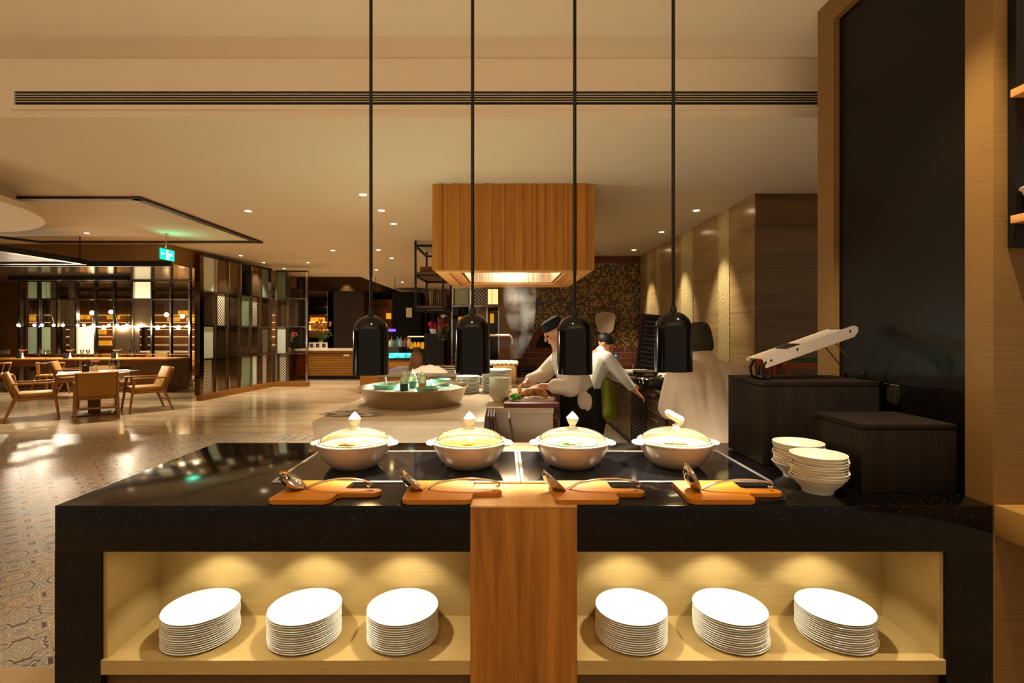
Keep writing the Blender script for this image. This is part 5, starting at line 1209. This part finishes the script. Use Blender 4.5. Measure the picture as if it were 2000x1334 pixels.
# square table
t = thing('dining_table', 'square oak dining table set for four', 'table', (-7.35, 9.19, 0), math.radians(38))
obj('tabletop', box(-.5, .5, -.43, .43, .715, .75, .005), 'tabletop', t); obj('column', box(-.09, .09, -.09, .09, .03, .714, .004), 'brownwood', t); obj('foot_plate', box(-.3, .3, -.3, .3, 0, .029, .004), 'brownwood', t)
t = thing('communal_table', 'long communal table with brown panelled end before the glass screen', 'table', (0, 0, 0))
obj('tabletop', box(-14.5, -8.08, 12.3, 13.2, .775, .81, .004), 'tabletop', t); bm = BM(); add_box(bm, -9.0, -8.1, 12.33, 13.17, 0, .774); obj('end_panel', bm, 'brownwood', t)
obj('apron', box(-14.5, -9.01, 12.36, 12.40, .62, .774), 'brownwood', t); obj('inner_leg', box(-11.3, -11.1, 12.5, 13.0, 0, .774), 'brownwood', t)
def glass(loc, src=None, label='wine glass', grp='wine glasses'):
    if src: t = copy_tree(src); t.location = loc; t['label'] = label; t['group'] = grp; return t
    t = thing('wine_glass', label, 'glass', loc, 0, grp)
    bm = BM(); add_lathe(bm, [(0, .09), (.03, .11), (.042, .15), (.036, .2), (.034, .2), (.04, .15), (.028, .113), (0, .094)], 16, None, False, False); obj('glass_bowl', bm, 'THIN2', t)
    bm = BM(); add_lathe(bm, [(0, 0), (.034, .001), (.03, .004), (.005, .01), (.004, .09), (0, .091)], 16); obj('stem', bm, 'THIN2', t); return t
g0 = None
for (X, Y, z, lb, gp) in [(-7.48, 9.05, .751, 'wine glass on the square table', 'wine glasses on the square table')]*1:
    g0 = glass((X, Y, z), None, lb, gp)
for i_, (X, Y) in enumerate(((-7.4, 9.18), (-7.08, 9.2), (-6.98, 9.28), (-7.2, 9.42), (-7.55, 9.4))): glass((X, Y, .751), g0, 'wine glass on the square table, '+['behind the first','beside vase','next to the place mat','at the back','by the far chair'][i_], 'wine glasses on the square table')
for i_, (px, Y) in enumerate(((4, 12.6), (10, 12.5), (16, 12.7), (90, 12.6), (97, 12.7), (160, 12.8), (172, 12.9), (250, 12.6), (258, 12.7), (264, 12.6))): glass(((px-984)*Y/1000, Y, .811), g0, NTH[9-i_]+' wine glass on the communal table from its end panel', 'wine glasses on the communal table')
def vase(loc, label):
    t = thing('bud_vase', label, 'vase', loc); bm = BM(); add_lathe(bm, [(0, 0), (.035, 0), (.03, .03), (.014, .08), (.016, .12), (.02, .13), (0, .12)], 20); obj('vase_body', bm, 'white', t)
    bm = BM()
    for k in range(5): add_ball(bm, (.025*math.cos(k*1.26), .02*math.sin(k*1.26), .19), (.024, .024, .018), 8)
    obj('blossom', bm, 'red', t); bm = BM(); add_tube(bm, [(0, 0, .11), (0, 0, .18)], .004, 6); add_ball(bm, (.07, 0, .2), (.06, .015, .01), 8, (0, -.5, 0)); add_ball(bm, (-.06, 0, .19), (.05, .015, .01), 8, (0, .6, 0)); obj('leaf', bm, 'leaf', t)
vase((-7.28, 9.14, .751), 'white bud vase with red flower on the square table')
for px, w in ((44, 'by the picture edge'), (137, 'in front of the frosted pane'), (228, 'nearest the table end')): vase(((px-984)*12.55/1000, 12.55, .811), 'white bud vase with red flower on communal table ' + w.replace('nearest', 'by'))
for (X, Y, z, w) in ((-7.40, 9.06, .751, 'on the square table'), ((37-984)*.0125, 12.5, .811, 'on communal table by the picture edge'), ((128-984)*.0125, 12.5, .811, 'on communal table before the frosted pane'), ((222-984)*.0125, 12.5, .811, 'on communal table by its end panel')):
    bm = BM(); add_box(bm, -.045, .045, -.03, .03, 0, .13, .004); q = obj('menu_holder', bm, 'menu', None, True, (X, Y, z)); tag(q, 'black leather holder ' + w, 'menu holder')
for (X, Y, w, z) in ((-7.3, 8.86, 'in front of the wine glasses', .7505), (-6.98, 9.42, 'by the profile armchair', .7505)):
    t = thing('place_setting_mat', 'grey place mat %s on the square table' % w, 'place mat', (X, Y, z)); obj('mat_sheet', box(-.19, .19, -.1, .12, 0, .004), mat('grey_mat', (120,112,104), .7), t, False)
    q = pl0.copy(); COL.objects.link(q); q.location = (X, Y, z+.0045); q.scale = (.75, .75, 1); tag(q, 'white plate on the mat %s' % w, 'plate', 'plates on the square table')
# seats and shelves beyond the clear screen
struct('wall_dining', box(-21, -7.4, 19.0, 19.2, 0, 2.82), 'darkwall')
t = thing('amber_display_wall', 'lit display shelving with amber boxes beyond the clear glass screen', 'shelving', (0, 18.6, 0))
obj('back_board', box(-18, -8.2, .35, .39, 0, 2.7), 'brownwood', t, False)
for z in (.95, 1.25, 1.52, 1.78, 2.05): obj('shelf_strip', box(-18, -8.2, .2, .34, z, z+.014), 'warmstrip', t, False)
for (x, z) in ((-17.6, 1.85), (-15.6, 1.9), (-15.0, 1.35), (-14.5, 1.9), (-12.3, 1.83), (-11.6, 1.83), (-11.9, 2.06), (-14.8, .96), (-17.9, 1.27)): obj('amber_box', box(x, x+.42, .1, .19, z, z+.16), 'amber', t, False)
for x in (-17, -16.2, -13.6, -13.2, -10.6, -9.9, -9.2): obj('upright', box(x, x+.12, .05, .34, 0, 2.7), 'darkwall', t, False)
for (px, Y, z, w) in ((24, 15.5, 2.25, 'by the picture edge'), (180, 15.5, 2.03, 'above the fourth pane'), (217, 15.5, 2.05, 'beside the fluted pane'), (325, 15.5, 1.97, 'above the lit armchair'), (356, 15.5, 1.92, 'above the end pane')):
    q = thing('globe_pendant', 'small glowing globe pendant beyond the glass ' + w, 'pendant lamp', ((px-984)*Y/1000, Y, z)); bm = BM(); add_ball(bm, (0, 0, 0), .06, 14); obj('globe', bm, 'bulb', q); bm = BM(); add_tube(bm, [(0, 0, .05), (0, 0, 2.82-z)], .006, 6); obj('cable', bm, 'blackmetal', q)
t = thing('far_dining_table', 'dining table with white top beyond the clear glass screen', 'table', (-10.4, 16.9, 0)); obj('tabletop', box(-1.6, 1.6, -.4, .4, .78, .82, .004), 'whitemarble', t); bm = BM(); add_box(bm, -1.5, -1.4, -.3, .3, 0, .779); obj('leg', bm, 'brownwood', t, False); bm = BM(); add_box(bm, 1.4, 1.5, -.3, .3, 0, .779); obj('leg', bm, 'brownwood', t, False)
t = thing('curtain_panel', 'dark brown wood wall panel at the picture edge beyond the pendants', 'wall panel', (-14.9, 15, 0)); obj('panel', box(-.6, .9, 0, .1, 0, 2.8), 'brownwood', t, False)
t = thing('violet_neon', 'vertical violet neon glow between panel and glass screen', 'neon light', (-13.75, 15.1, 0)); obj('neon_tube', box(-.05, .05, -.03, .03, 1.1, 1.7), 'violet', t, False); obj('neon_stand', box(-.03, .03, .031, .06, 0, 2.78), 'blackmetal', t, False)
